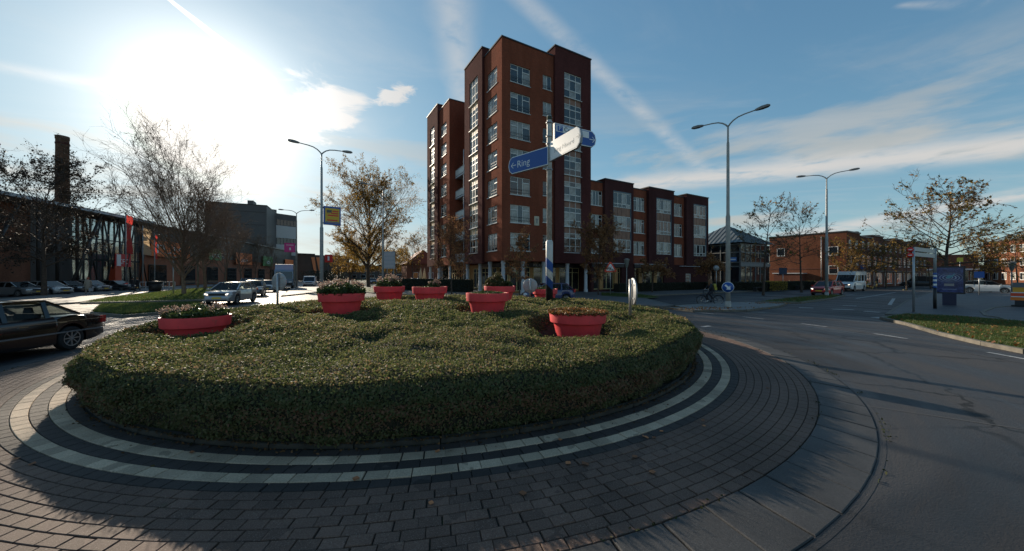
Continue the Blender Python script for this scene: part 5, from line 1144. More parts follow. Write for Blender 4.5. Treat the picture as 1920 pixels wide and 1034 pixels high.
# ------------------------------------------------------------------ grass and fallen leaves on the verges
GRASS = leafmat('grass_blade', [(.045, .085, .018), (.075, .12, .028), (.11, .15, .04), (.14, .14, .05)], .5, .45)
def grass(name, poly, n, z, hgt, wd=.012, litter=0):
    P = np.array(poly); lo, hi = P.min(0), P.max(0); pts = rng.uniform(lo, hi, (n*3, 2)); ins = np.zeros(len(pts), bool)
    for (ax1, ay1), (bx1, by1) in zip(P, np.roll(P, -1, 0)):
        c = ((ay1 > pts[:, 1]) != (by1 > pts[:, 1])) & (pts[:, 0] < (bx1-ax1)*(pts[:, 1]-ay1)/(by1-ay1+1e-9)+ax1); ins ^= c
    pts = pts[ins][:n]; m = len(pts); a = rng.uniform(0, 6.28, m); h = hgt*rng.uniform(.5, 1.3, m); sd = np.stack([np.cos(a), np.sin(a), 0*a], 1)*wd/2
    C = np.column_stack([pts, np.full(m, z)]); tip = np.stack([rng.normal(0, .45, m)*h, rng.normal(0, .45, m)*h, h], 1)
    kind(ob(name, quadmesh(name, np.stack([C-sd, C+sd, C+tip+sd*.25, C+tip-sd*.25], 1), GRASS, rng.random(m))), 'stuff')
    if litter:
        k = rng.integers(0, m, litter); L = C[k]+rng.normal(0, .12, (litter, 3))*[1, 1, 0]+[0, 0, hgt*.6]
        kind(ob('leaf_litter', quadmesh('leaf_litter', leaves(L, .11, rng, 1.2, .7), FALLEN, rng.random(litter))), 'stuff')
grass('grass', [xy(G(1662, 600)), xy(G(1700, 609)), xy(G(1760, 627)), xy(G(1840, 646)), xy(G(1920, 661)), (20, 8.3), xy(G(1905, 608)), xy(G(1800, 599)), xy(G(1700, 594))], 42000, .045, .085, .014, 900)
grass('grass', [xy(G(160, 570)), xy(G(330, 565.8)), xy(G(384, 564)), xy(G(470, 543)), xy(G(490, 535)), xy(G(470, 535)), xy(G(330, 546.5)), xy(G(205, 561))], 60000, .06, .11, .04, 300)
grass('grass', [xy(G(175, 590)), xy(G(230, 595)), xy(G(300, 589)), xy(G(345, 578.5)), xy(G(380, 571)), xy(G(300, 573)), xy(G(190, 576))], 30000, .06, .12, .03, 300)
grass('grass', [xy(G(630, 540)), xy(G(700, 550)), xy(G(768, 545)), xy(G(773, 531)), xy(G(730, 523)), xy(G(700, 522)), xy(G(662, 525))], 16000, .045, .14, .06)
grass('grass', [xy(G(1432, 568)), xy(G(1500, 569)), xy(G(1556, 562)), xy(G(1575, 557)), xy(G(1558, 555)), xy(G(1485, 561.5))], 6000, .05, .09, .03, 160)
lawn = sheet('lawn', [xy(G(1128, 557)), xy(G(1215, 562)), xy(G(1235, 560)), xy(G(1200, 555)), xy(G(1128, 552))], .09, TURF, .04)
grass('grass', [xy(G(1128, 556.5)), xy(G(1213, 561.5)), xy(G(1232, 560)), xy(G(1198, 555.5)), xy(G(1128, 552.5))], 8000, .09, .09, .03)
for c_, n_, s_ in ((G(1340, 581), 160, 1.6), (G(1310, 584), 120, 1.0), (G(1450, 572), 90, 1.0)):
    L = np.array([c_.x, c_.y, .065])+rng.normal(0, 1, (n_, 3))*[s_, .35, 0]
    kind(ob('leaf_litter', quadmesh('leaf_litter', leaves(L, .10, rng, 1.4, .7), FALLEN, rng.random(n_))), 'stuff')

# ------------------------------------------------------------------ buildings round about
MALLW = brickmat('mall_brick', (.27, .12, .07), (.22, .09, .055), (.16, .10, .08))
MALLD = mat('mall_dark', (.045, .042, .042), .5, var=.2, vscale=.5); MALLO = mat('mall_terracotta', (.30, .10, .045), .7, var=.2, vscale=.4)
STEEL = mat('strut_steel', (.04, .035, .032), .5); HALLG = mat('hall_glass', (.62, .66, .66), .08, metal=.85, var=.35, vscale=.25)
GREENB = mat('board_green', (.05, .24, .05), .5); ORB = mat('board_orange', (.80, .16, .02), .5); PINK = mat('board_pink', (.62, .03, .22), .5)
mP = Vector((-58.5, 40.5, 0)); mv = Vector((-.26, .965, 0)).normalized()
def ms(px): k = (px-960)/F; return (k*mP.y-mP.x)/(mv.x-k*mv.y)
mall = thing('shopping_mall', 'long low shopping mall with a glass hall, slanting struts and coloured shop boards', 'building', mP, math.atan2(mv.y, mv.x))
sA, sB, sC, sE = ms(62), ms(140), ms(270), ms(556)
MB().bx(-40, sA, .25, 30, 0, 10.6).build('wall', MALLW, mall); MB().bx(sA+.01, sB, .25, 30, 0, 10.6).build('wall', MALLD, mall)
MB().bx(sB+.01, sC, .8, 30, 0, 10.6).build('wall', MALLD, mall)
w2 = MB().bx(sC+.01, sE, .25, 30, 0, 6.0).build('wall', MALLO, mall); MB().bx(sC+.01, sE, .1, 30, 6.02, 11.0).build('wall', MALLD, mall)
rf = MB(); rf.prismx([(-1.6, 11.0), (-1.6, 11.35), (31, 13.2), (31, 11.0)], -40, sC); rf.bx(sC+.01, sE, -.5, 31, 11.02, 11.3); rf.build('roof', mat('roof_zinc', (.09, .09, .09), .35, var=.2, vscale=.3), mall)
MB().bx(-40, sC, -1.72, -1.605, 11.0, 11.4).build('roof_edge', WCOL, mall)
npn = 12
for i in range(npn):
    a, b = sB+(sC-sB)*i/npn, sB+(sC-sB)*(i+1)/npn
    f = MB().bx(a, a+.16, .55, .75, 0, 10.5); f.bx(a+.16, b, .6, .75, 4.2, 4.5); f.bx(a+.16, b, .6, .75, 7.4, 7.55); f = f.build('window', STEEL, mall)
    for z0, z1 in ((.1, 4.2), (4.5, 7.4), (7.55, 10.4)): MB().bx(a+.16, b, .64, .70, z0, z1).build('pane', HALLG, f)
for i in range(4):
    a = sB+(sC-sB)*(i+.1)/4; b = a+(sC-sB)/5
    s_ = MB(); s_.tube([(a, -1.0, 0), (b, -1.0, 10.9)], .10, 8); s_.build('strut', STEEL, mall); s_ = MB(); s_.tube([(b, -.7, 0), (a, -.7, 10.9)], .10, 8); s_.build('strut', STEEL, mall)
for s0 in (-4, 7): MB().tube([(s0, -1.0, 0), (s0+5, -1.0, 10.9)], .17, 8).build('strut', STEEL, mall)
for px in (64, 100, 138): MB().tube([(ms(px), -.4, 0), (ms(px), -.4, 10.9)], .17, 8).build('column', STEEL, mall)
def sboard(p0, p1, z0, z1, m_, tx, size, tcol=SIGNW, dy=-.25):
    a, b = ms(p0), ms(p1); o = MB().bx(a, b, dy-.12, dy, z0, z1).build('sign_board', m_, mall)
    if tx: text('lettering', tx, size, tcol, o, ((a+b)/2, dy-.14, z0+(z1-z0)*.22), (R(90), 0, 0), .01, 'CENTER')
    return o
sb = sboard(279, 352, 5.5, 8.4, ORB, None, 1); text('lettering', 'TUM', 2.3, SIGNW, sb, (ms(281.5), -.39, 6.1), (R(90), 0, 0), .02).scale.x = (ms(340)-ms(281))/4.9
sboard(389, 412, 5.6, 8.2, GREENB, 'ook', 2.1); sboard(440, 470, 5.0, 8.1, ORB, 'oranje', 1.5); sboard(491, 509, 5.0, 8.0, GREENB, 'ook', 2.3); sboard(533, 549, 4.4, 7.9, ORB, None, 1)
kf = sboard(201, 231, 3.4, 5.4, mat('kiosk_red', (.60, .03, .03), .5), 'KFC', 1.1, dy=-.9); MB().bx(ms(203), ms(211), -1.06, -1.025, 3.5, 5.3).build('white_square', SIGNW, kf)
MB().bx(ms(201), ms(213), -1.0, -.2, 0, 3.38).build('kiosk', mat('kiosk_orange', (.52, .07, .025), .5), mall)
for i in range(9):
    a = sC+(sE-sC)*(i+.15)/9; f = MB().bx(a, a+4.6, .05, .2, .2, 4.0).build('window', STEEL, mall); MB().bx(a+.12, a+4.48, .02, .045, .3, 3.9).build('pane', PGD, f)
# office blocks and chimney behind the mall
c = at(117, 90, 0); t = thing('brick_chimney', 'tall round brick factory chimney rising behind the mall', 'chimney', c)
MB().lathe([(1.4, 0), (1.16, 36.4), (1.24, 36.5), (1.24, 37.3), (1.0, 37.3), (1.0, 35)], 24).build('shaft', brickmat('chimney_brick', (.17, .09, .06), (.13, .07, .05), (.10, .08, .06), 2), t)
MB().lathe([(1.20, 35.2), (1.25, 35.25), (1.25, 35.6), (1.18, 35.65)], 24).build('band', BR_D, t)
GREYC = mat('grey_cladding', (.085, .082, .080), .6, var=.14, vscale=.2)
a, b = at(384, 110, 0), at(500, 116.5, 0); d = b-a; t = thing('office_block', 'large plain grey office block behind the bare street trees', 'building', a, math.atan2(d.y, d.x)); L = d.length
MB().bx(0, L, 0, 25, 0, 24.8).build('wall', GREYC, t); MB().bx(-.1, L+.1, -.1, 25.1, 24.8, 25.1).build('roof_trim', CAPM, t); MB().bx(L*.62, L*.72, 4, 8, 25.1, 27).build('roof_hut', GREYC, t)
for k in range(5): MB().bx(.4, L-.4, -.06, -.01, 4.2*k+5.8, 4.2*k+5.95).build('cladding_joint', CAPM, t)
a, b = at(499, 128, 0), at(556, 137, 0); d = b-a; t = thing('striped_office', 'office block with broad white and dark horizontal bands', 'building', a, math.atan2(d.y, d.x)); L = d.length
MB().bx(0, L, 0, 25, 0, 25.0).build('wall', GREYC, t); MB().bx(L*.02, L*.42, 2, 12, 25, 26.6).build('roof_hut', GREYC, t)
for z0, z1 in ((16.0, 20.6), (9.6, 13.6)): MB().bx(-.12, L+.05, -.15, -.003, z0, z1).build('white_band', mat('band_white', (.46, .47, .46), .6), t)
for z0, z1 in ((13.7, 15.9), (20.8, 22.8)):
    f = MB().bx(0, L, -.05, -.002, z0, z1).build('window', PGD, t)
    for j in range(1, 9): MB().bx(L*j/9-.08, L*j/9+.08, -.10, -.055, z0, z1).build('mullion', GREYC, f)
a, b = at(552, 150, 0), at(655, 165, 0); d = b-a; t = thing('brown_warehouse', 'low dark brown warehouse with two orange hanging banners beyond the white van', 'building', a, math.atan2(d.y, d.x)); L = d.length
MB().bx(0, L, 0, 20, 0, 11).build('wall', mat('warehouse_brown', (.09, .06, .045), .8, var=.2, vscale=.2), t); MB().bx(-1, L*.35, -.5, 8, 11, 11.5).build('roof_trim', CAPM, t)
for k in (.28, .37): MB().prismy([(L*k, 10), (L*k+1.4, 10), (L*k+2.3, 3), (L*k+1.3, 3)], -.3, -.2).build('banner', mat('banner_orange', (.70, .22, .08), .6), t)
a, b = at(640, 172, 0), at(812, 160, 0); d = b-a; t = thing('distant_terrace', 'long low pale-grey building behind the rows of street trees', 'building', a, math.atan2(d.y, d.x)); L = d.length
MB().bx(0, L, 0, 10, 0, 6.2).build('wall', mat('distant_wall', (.13, .11, .10), .8, var=.3, vscale=.3), t); MB().bx(-.2, L+.2, -.4, 10.2, 6.2, 6.6).build('roof', CAPM, t)
for j in range(10):
    for z in (.8, 3.6): f = MB().bx(L*(j+.2)/10, L*(j+.8)/10, -.06, -.002, z, z+1.6).build('window', FRAME, t); MB().bx(L*(j+.23)/10, L*(j+.77)/10, -.09, -.065, z+.15, z+1.45).build('pane', PGL, f)
# gabled house left of the apartment block
p = at(786, 88, 0); t = thing('gabled_house', 'small house with a red-tiled gable at the left foot of the apartment block', 'house', p, R(25))
MB().bx(-3, 5, 0, 9, 0, 5).build('wall', MALLW, t); MB().prismy([(-3.4, 4.9), (5.4, 4.9), (1, 8.4)], -.4, 9.4).build('roof', mat('roof_tile_red', (.20, .06, .04), .8), t)
for x in (-1.5, 2.2): f = MB().bx(x, x+1.3, -.05, .0, 1.2, 2.8).build('window', FRAME, t); MB().bx(x+.1, x+1.2, -.07, -.055, 1.3, 2.7).build('pane', PGL, f)
# glass pavilion with a pyramid roof
pv = Vector((33.5, 52, 0)); t = thing('glass_pavilion', 'square glass pavilion with a grey standing-seam pyramid roof', 'pavilion', pv, R(30.2)); sd = 8.6; ZE = 6.9; AP = 10.2
for nm, x0, x1, y0, y1 in (('wall', 0, sd, 0, .25), ('wall', 0, .25, .251, sd)): MB().bx(x0, x1, y0, y1, 0, .9).build(nm, BR_D, t)
PVF = mat('pavilion_frame', (.20, .21, .21), .5)
def pan(ax, i):
    a = sd*i/6
    f = MB()
    for z in (.9, 3.3, 3.9, 5.4, 6.6): f.bx(a, a+sd/6, .02, .14, z, z+.12) if ax == 'x' else f.bx(.02, .14, a, a+sd/6, z, z+.12)
    f.bx(a, a+.11, .0, .16, .9, 6.8) if ax == 'x' else f.bx(.0, .16, a, a+.11, .9, 6.8)
    f = f.build('window', PVF, t)
    for z0, z1 in ((1.02, 3.3), (4.02, 5.4), (5.52, 6.6)): p = MB(); (p.bx(a+.11, a+sd/6, .07, .11, z0, z1) if ax == 'x' else p.bx(.07, .11, a+.11, a+sd/6, z0, z1)); p.build('pane', random.choice((PGL, PGD)), f)
for i in range(6): pan('x', i); pan('y', i)
MB().bx(.3, sd, .3, sd, .0, 6.6).build('inner_core', mat('pavilion_inside', (.05, .05, .05), .8), t); MB().bx(-.05, sd+.05, -.06, .0, 3.4, 3.85).build('beam', PVF, t)
c_ = (sd/2, sd/2); e = .5
ZINC = mat('zinc_roof', (.15, .165, .165), .42, metal=.3, var=.2, vscale=.8)
rf = MB().add([(-e, -e, ZE), (sd+e, -e, ZE), (sd+e, sd+e, ZE), (-e, sd+e, ZE), (*c_, AP)], [(0, 1, 4), (1, 2, 4), (2, 3, 4), (3, 0, 4), (3, 2, 1, 0)]).build('roof', ZINC, t)
sm = MB()
for j in range(1, 14):
    u = -e+(sd+2*e)*j/14
    for fx in (0, 1):
        h_ = 1-abs(u-sd/2)/(sd/2+e); q = (u, -e+(sd/2+e)*h_, ZE+(AP-ZE)*h_+.05) if fx == 0 else (-e+(sd/2+e)*h_, u, ZE+(AP-ZE)*h_+.05)
        sm.bar((u, -e, ZE+.05) if fx == 0 else (-e, u, ZE+.05), q, .05, .06)
sm.build('seam', ZINC, rf); MB().lathe([(0, AP-.2), (.2, AP-.1), (.12, AP+.3), (.26, AP+.55), (0, AP+.8)], 12, (c_[0], c_[1], 0)).build('finial', CAPM, rf)
# brick gable block and the terrace of houses running off to the right
BR_O = brickmat('brick_orange', (.22, .080, .042), (.175, .062, .034), (.14, .09, .065)); BR_H = brickmat('brick_house', (.20, .075, .05), (.16, .06, .042), (.14, .10, .08))
hc = Vector((51.9, 55.0, 0)); nh = 8; wh = 5.6
for i in range(nh):
    org = hc+DRv*(wh*i)
    lb = ['end house with a sunlit orange brick gable beside the red car', 'second house from the orange gable, behind the minibus', 'third house from the orange gable, right of the minibus', 'fourth house from the orange gable, above the white door frames', 'fifth house from the orange gable, left of the no-entry post', 'sixth house from the orange gable, behind the no-entry post', 'seventh house from the orange gable, behind the striped post', 'farthest house of the terrace, behind the poster display'][i]
    t = thing('row_house', lb, 'house', org, R(30.2), 'terraced brick houses on the right'); up = 8.3+(.45 if i % 2 == 0 else 0)
    hs = [(.7, 2.1, 3.6, 5.3), (3.2, 4.9, 3.6, 5.3), (.9, 2.0, 6.3, 7.6), (3.4, 4.6, 6.3, 7.6), (.5, 1.5, .02, 2.5), (2.2, 5.1, .5, 2.5)]
    mb = MB(); facade(mb, 'x', 0, 0, wh-.004, 0, up, hs, .18); Ly = 10.6
    hy = []
    facade(mb, 'y', 0, 0, Ly, 0, up, hy, .18); mb.add([(wh-.004, 0, 0), (wh-.004, Ly, 0), (wh-.004, Ly, up), (wh-.004, 0, up), (0, Ly, 0), (0, Ly, up), (0, 0, up)], [(0, 1, 2, 3), (1, 4, 5, 2), (6, 3, 2, 5)])
    if i == 0:
        for y0, z0 in ((1.0, 5.2), (1.0, 2.2), (8.2, 5.4)):
            fr = MB(); fr.bx(-.06, -.003, y0, y0+1.2, z0, z0+.08); fr.bx(-.06, -.003, y0, y0+1.2, z0+1.32, z0+1.4); fr.bx(-.06, -.003, y0, y0+.08, z0+.08, z0+1.32); fr.bx(-.06, -.003, y0+1.12, y0+1.2, z0+.08, z0+1.32)
            fr = fr.build('window', WHITE, t); MB().bx(-.03, -.004, y0+.08, y0+1.12, z0+.08, z0+1.32).build('pane', PGL, fr)
        MB().tube([(-.08, 3.1, 0), (-.08, 3.1, 8.3)], .06, 8).build('downpipe', GALV, t); MB().bx(-.05, -.003, .0, 10.6, 3.05, 3.25).build('brick_band', BR_H, t)
        MB().bx(-1.6, -.2, 5.2, 9.2, 0, 2.3).build('shed', BR_H, t); MB().bx(-1.75, -.06, 5.0, 9.4, 2.31, 2.45).build('shed_roof', WCOL, t)
    mb.build('wall', BR_O if i == 0 else BR_H, t); rf = MB(); rf.bx(-.06, wh+.02, -.12, Ly+.1, up+.003, up+.22); rf.build('roof', CAPM, t)
    for a, b, e_, f_ in hs:
        if e_ < .1:
            d_ = MB().bx(a, a+.12, .02, .12, e_, f_); d_.bx(b-.12, b, .02, .12, e_, f_); d_.bx(a+.12, b-.12, .02, .12, f_-.12, f_); d_ = d_.build('door_frame', WHITE, t); MB().bx(a+.12, b-.12, .05, .1, e_, f_-.12).build('door', BLACK if i % 2 else mat('door_dark', (.05, .02, .02), .5), d_); continue
        fr = MB().bx(a, b, .02, .12, e_, e_+.09); fr.bx(a, b, .02, .12, f_-.09, f_)
        nb = 3 if b-a > 2 else 2
        for j in range(nb+1): x = a+(b-a-.08)*j/nb; fr.bx(x, x+.08, .021, .119, e_+.09, f_-.09)
        fr = fr.build('window', WHITE, t)
        for j in range(nb): x0_ = a+(b-a-.08)*j/nb+.08; MB().bx(x0_, a+(b-a-.08)*(j+1)/nb, .05, .09, e_+.09, f_-.09).build('pane', PGC if random.random() < .5 else PGL, fr)
    MB().bx(.1, wh-.1, -.45, -.005, 2.6, 2.85).build('canopy', mat('canopy_dark', (.05, .045, .045), .6), t)
    if i: MB().bx(wh*.35, wh*.35+1.1, 2.5, 3.5, up+.22, up+1.2).build('chimney', BR_D, t)
sd_ = MB().bx(0, 0.3, 0, 0, 0, 0) if False else None
a, b = at(1845, 88, 0), at(1990, 70, 0); d = b-a; t = thing('far_terrace', 'orange brick terrace with white windows at the far right behind the trees', 'building', a, math.atan2(d.y, d.x)); L = d.length
MB().bx(0, L, 0, 10, 0, 10).build('wall', BR_O, t); MB().bx(-.1, L+.1, -.1, 10.1, 10, 10.3).build('roof', CAPM, t)
for j in range(8):
    for z in (1, 4.2, 7.2): f = MB().bx(L*(j+.2)/8, L*(j+.75)/8, -.05, -.002, z, z+1.7).build('window', WHITE, t); MB().bx(L*(j+.24)/8, L*(j+.46)/8, -.075, -.055, z+.12, z+1.58).build('pane', PGL, f); MB().bx(L*(j+.49)/8, L*(j+.71)/8, -.075, -.055, z+.12, z+1.58).build('pane', PGC, f)
a, b = at(1735, 92, 0), at(1835, 86, 0); d = b-a; t = thing('far_shop_row', 'dim row of shops with a pale canopy far behind the poster display', 'building', a, math.atan2(d.y, d.x)); L = d.length
MB().bx(0, L, 0, 10, 0, 7.2).build('wall', BR_H, t); MB().bx(0, L, -1.2, -.003, 3.3, 3.7).build('canopy', WCOL, t)
for j in range(6): f = MB().bx(L*(j+.1)/6, L*(j+.9)/6, -.06, -.002, .4, 3.1).build('shop_window', FRAME, t); MB().bx(L*(j+.14)/6, L*(j+.86)/6, -.08, -.065, .5, 3.0).build('pane', PGD, f)

# ------------------------------------------------------------------ smaller things
def flag(label, px, Y, m_, z0, z1, wd):
    p = at(px, Y, 0); t = thing('beach_flag', label, 'flag', p, facing((-p.x, -p.y)), 'tall flags before the mall')
    MB().tube([(0, 0, 0), (0, 0, z1+.4)], .06, 8).build('pole', POLE, t); P = []
    for i in range(9):
        z = z0+(z1-z0)*i/8; P += [(.07, .03*math.sin(i*1.3), z), (wd*(.85+.15*math.sin(i*.9+1)), .12*math.sin(i*1.1+.6), z-.15)]
    mb = MB().add(P, [(2*i, 2*i+1, 2*i+3, 2*i+2) for i in range(8)], 0, True); mb.build('cloth', m_, t)
FR_ = mat('flag_red', (.62, .06, .05), .7, trans=.45); FB_ = mat('flag_beige', (.55, .40, .24), .7, trans=.4)
flag('tall red flag on a pole before the mall glass hall', 236, 54, FR_, 5.4, 11.2, .75); flag('beige and red drooping flag between two red ones', 268, 54, FB_, 5.2, 9.2, .95); flag('thin red flag on the pole nearest the large orange board', 290, 54, FR_, 4.6, 8.2, .3)
# advertising boards on the lamp posts
def adboard(label, lp, off, w_, h_, z, border, face, bars, grp=None):
    n = (-lp.x, -lp.y); a = facing(n)+R(10); t = thing('advertising_board', label, 'board', (lp.x, lp.y, lp.z), a, grp)
    MB().bx(off, off+w_, -.09, .09, z, z+h_).build('case', border, t); MB().bx(off+.10, off+w_-.10, -.097, -.0905, z+.16, z+h_-.14).build('face', face, t)
    for (x0, x1, z0, z1, m_) in bars: MB().bx(off+w_*x0, off+w_*x1, -.103, -.0975, z+h_*z0, z+h_*z1).build('print', m_, t)
    for zz in (.12, h_-.12): MB().bx(.05, off, -.04, .04, z+zz-.04, z+zz+.04).build('bracket', POLED, t)
YEL = mat('board_yellow', (.70, .44, .03), .5); INK = mat('board_ink', (.10, .09, .09), .5)
adboard('yellow advertising board with red print and a blue edge on the lamp post', L1.location, .13, 1.20, 1.42, 2+96*27/F+.06, BLUE, YEL, [(.5, .86, .72, .78, REDS), (.42, .84, .60, .665, REDS), (.22, .86, .48, .55, REDS), (.16, .46, .66, .80, INK), (.18, .34, .62, .64, INK), (.2, .8, .22, .29, REDS), (.12, .88, .13, .17, BLUE)])
lp = bpy.data.objects['street_lamp.003']
adboard('pink hanging banner on the lamp post left of the white van', lp.location, -1.55, 1.35, 1.35, 2+44*53/F, PINK, mat('pink_face', (.66, .05, .26), .5), [(.44, .60, .22, .5, SIGNW), (.15, .85, .75, .8, SIGNW)])
p = at(615, 78, 0); t = thing('red_board', 'small red board with a white emblem on a dark post beyond the lamp post', 'board', p); MB().tube([(0, 0.1, 0), (0, .1, 5.2)], .07, 8).build('post', STEEL, t); MB().bx(-.7, 1.0, -.05, .05, 4.9, 6.6).build('panel', REDS, t)
MB().bx(-.05, .35, -.07, -.055, 5.3, 6.2).build('emblem', SIGNW, t)
p = at(733, 46, 0); t = thing('route_board', 'pale multi-line route board on two posts beyond the single-armed lamp', 'signpost', p)
for x in (-.5, .35): MB().tube([(x, .05, 0), (x, .05, 5.2)], .05, 8).build('post', POLE, t)
MB().bx(-1.05, .55, -.03, .03, 2.9, 5.1).build('panel', mat('panel_pale', (.40, .40, .42), .5), t)
for k in range(4): MB().bx(-.95, .45, -.045, -.032, 3.05+.5*k, 3.4+.5*k).build('line', mat('line_pale', (.48, .45, .46), .5), t)
p = at(325, 37, 0); t = thing('sign_seen_edge_on', 'thin post with a flat sign seen edge-on left of the large bare tree', 'traffic sign', p); MB().tube([(0, 0, 0), (0, 0, 3.9)], .055, 8).build('post', GALV, t); MB().bx(-.55, .55, -.3, .3, 3.88, 3.94).build('plate', GALV, t)
# bins, railings before the mall
p = at(291, 44, 0); t = thing('litter_bin', 'dark litter bin beside the white railing before the mall', 'bin', p); MB().lathe([(.0, 0), (.55, 0), (.65, 1.1), (.0, 1.1)], 16).build('body', PLAST, t); MB().lathe([(.72, 1.1), (.74, 1.25), (.0, 1.32)], 16).build('lid', PLAST, t)
a, b = at(262, 46, 0), at(328, 47, 0); t = thing('white_railing', 'low white railing before the mall entrance', 'railing', a); d = b-a
for z in (.55, 1.15): MB().bar((0, 0, z), (d.x, d.y, z), .07).build('rail', WCOL, t)
for i in range(7): MB().bar((d.x*i/6, d.y*i/6, 0), (d.x*i/6, d.y*i/6, 1.18), .07).build('post', WCOL, t)
# parasols of the terrace, folded
for px, Y, lb in ((789, 58, 'folded beige parasol left of the terrace'), (796, 59, 'second folded beige parasol, nearer the gabled house')):
    p = at(px, Y, 0); t = thing('folded_parasol', lb, 'parasol', p, 0, 'folded parasols'); MB().tube([(0, 0, 0), (0, 0, 3.3)], .04, 8).build('pole', POLED, t); MB().lathe([(.10, 1.0), (.34, 1.15), (.20, 2.4), (.05, 3.2)], 10).build('canopy', mat('canvas_beige', (.55, .48, .34), .8, trans=.3), t)
# benches and small signs on the right
for px, Y, lb in ((1421, 44.5, 'dark bench under the plane tree before the pavilion'), (1499, 50, 'dark bench under the plane tree before the brick gable')):
    p = at(px, Y, .05); t = thing('bench', lb, 'bench', p, R(30), 'benches under the plane trees')
    for k in range(3): MB().bx(-.9, .9, -.24+.17*k, -.10+.17*k, .44, .48).build('slat', PLAST, t)
    for x in (-.7, .7): MB().bx(x-.05, x+.05, -.2, .2, 0, .44).build('leg', PLAST, t)
def smallsign(label, px, Y, h, m_, shape='round', s=.32, cat='traffic sign'):
    p = at(px, Y, 0); t = thing('small_sign', label, cat, p, facing((-p.x, -p.y))); MB().tube([(0, .04, 0), (0, .04, h)], .04, 8).build('post', GALV, t)
    (MB().lathe([(0, .0), (s, 0), (s, -.02), (0, -.02)], 20, (0, 0, h-s), axis='Y') if shape == 'round' else MB().bx(-s, s, -.02, .0, h-2*s, h)).build('plate', m_, t)
smallsign('grey round sign seen from behind, left of the tall lamp near the pavilion', 1343, 42, 3.2, SIGNBK); smallsign('dark blue square sign between the two plane trees', 1468, 46, 3.0, mat('sign_navy', (.03, .05, .10), .5), 'sq', .42)
smallsign('small blue square sign near the white hatchback', 1836, 36, 2.4, BLUE, 'sq', .32); smallsign('blue square sign above the minibus roof', 1618, 55, 3.6, BLUE, 'sq', .3); smallsign('yellow-green square sign behind the spreading plane tree', 1800, 44, 4.2, mat('sign_lime', (.45, .42, .05), .5), 'sq', .25)
p = at(1373, 44, 0); t = thing('street_name_sign', 'small blue street name sign just right of the tall lamp post', 'sign', p, facing((-p.x, -p.y))); MB().tube([(-.35, .03, 0), (-.35, .03, 4.3)], .035, 8).build('post', GALV, t); MB().bx(-.35, .45, -.015, .0, 3.75, 4.25).build('plate', mat('sign_sky', (.05, .16, .42), .4), t)
MB().bx(-.25, .35, -.02, -.0155, 3.95, 4.05).build('print', SIGNW, t)

# ------------------------------------------------------------------ people and a bicycle
SKIN = mat('skin', (.45, .26, .19), .6); NAVY = mat('cloth_dark', (.018, .018, .024), .85); COATP = mat('coat_pale', (.36, .31, .26), .85); JEANS = mat('jeans', (.05, .06, .09), .85); HAIRB = mat('hair_brown', (.16, .075, .03), .7)
def skinned(name, J, Ed, rad, mats, pick, parent):
    me = bpy.data.meshes.new(name); me.from_pydata(J, Ed, []); o = bpy.data.objects.new(name, me); COL.objects.link(o)
    md = o.modifiers.new('s', 'SKIN'); ss_ = o.modifiers.new('d', 'SUBSURF'); ss_.levels = 1; ss_.render_levels = 1
    for v, r_ in zip(me.skin_vertices[0].data, rad): v.radius = (r_, r_)
    me.skin_vertices[0].data[0].use_root = True
    dg = bpy.context.evaluated_depsgraph_get(); dg.update(); nm = bpy.data.meshes.new_from_object(o.evaluated_get(dg)); bpy.data.objects.remove(o); nm.name = name
    nm.materials.clear()
    for m_ in mats: nm.materials.append(m_)
    for p in nm.polygons: p.material_index = pick(p.center); p.use_smooth = True
    return ob(name, nm, parent)
def person(label, p, rz, top, legs, hair, stride=.22, arm=.12, group=None, hgt=1.72, z=.05):
    t = thing('person', label, 'person', (p.x, p.y, z), rz, group); k = hgt/1.72; s = stride
    J = [(0, 0, .92), (0, 0, 1.12), (0, 0, 1.36), (.02, 0, 1.48), (.04, 0, 1.60), (.05, 0, 1.70), (0, .09, .88), (s*.5, .10, .48), (s, .10, .08), (s+.16, .10, .04), (0, -.09, .88), (-s*.3, -.10, .48), (-s, -.10, .10), (-s+.13, -.10, .05),
         (0, .19, 1.38), (-.03, .24, 1.10), (arm, .24, .86), (arm+.05, .24, .76), (0, -.19, 1.38), (-.03, -.24, 1.10), (arm*.6, -.24, .86), (arm*.6+.04, -.24, .76)]
    Ed = [(0, 1), (1, 2), (2, 3), (3, 4), (4, 5), (0, 6), (6, 7), (7, 8), (8, 9), (0, 10), (10, 11), (11, 12), (12, 13), (2, 14), (14, 15), (15, 16), (16, 17), (2, 18), (18, 19), (19, 20), (20, 21)]
    rd = [.14, .13, .15, .055, .095, .07, .10, .068, .05, .04, .10, .068, .05, .04, .075, .055, .042, .035, .075, .055, .042, .035]
    J = [tuple(c*k for c in j) for j in J]
    skinned('body', J, Ed, [r_*k for r_ in rd], [top, legs, SKIN, PLAST], lambda c: 2 if c.z > 1.46*k else (3 if c.z < .09 else (1 if c.z < .90*k else (2 if (c.z < .82*k and abs(c.y) > .18) else 0))), t)
    MB().lathe([(.0, 1.79*k), (.07, 1.775*k), (.105, 1.70*k), (.112, 1.62*k), (.09, 1.57*k)], 14, (.03*k, 0, 0)).build('hair', hair, t)
    for s_ in (-1, 1): MB().lathe([(.0, -.008), (.012, 0), (.0, .008)], 6, (.138*k, s_*.035, 1.655*k)).build('eye', BLACK, t)
    MB().add([(.13*k, 0, 1.65*k), (.155*k, 0, 1.61*k), (.13*k, .02, 1.605*k), (.13*k, -.02, 1.605*k)], [(0, 1, 2), (0, 3, 1), (1, 3, 2)]).build('nose', SKIN, t)
    return t
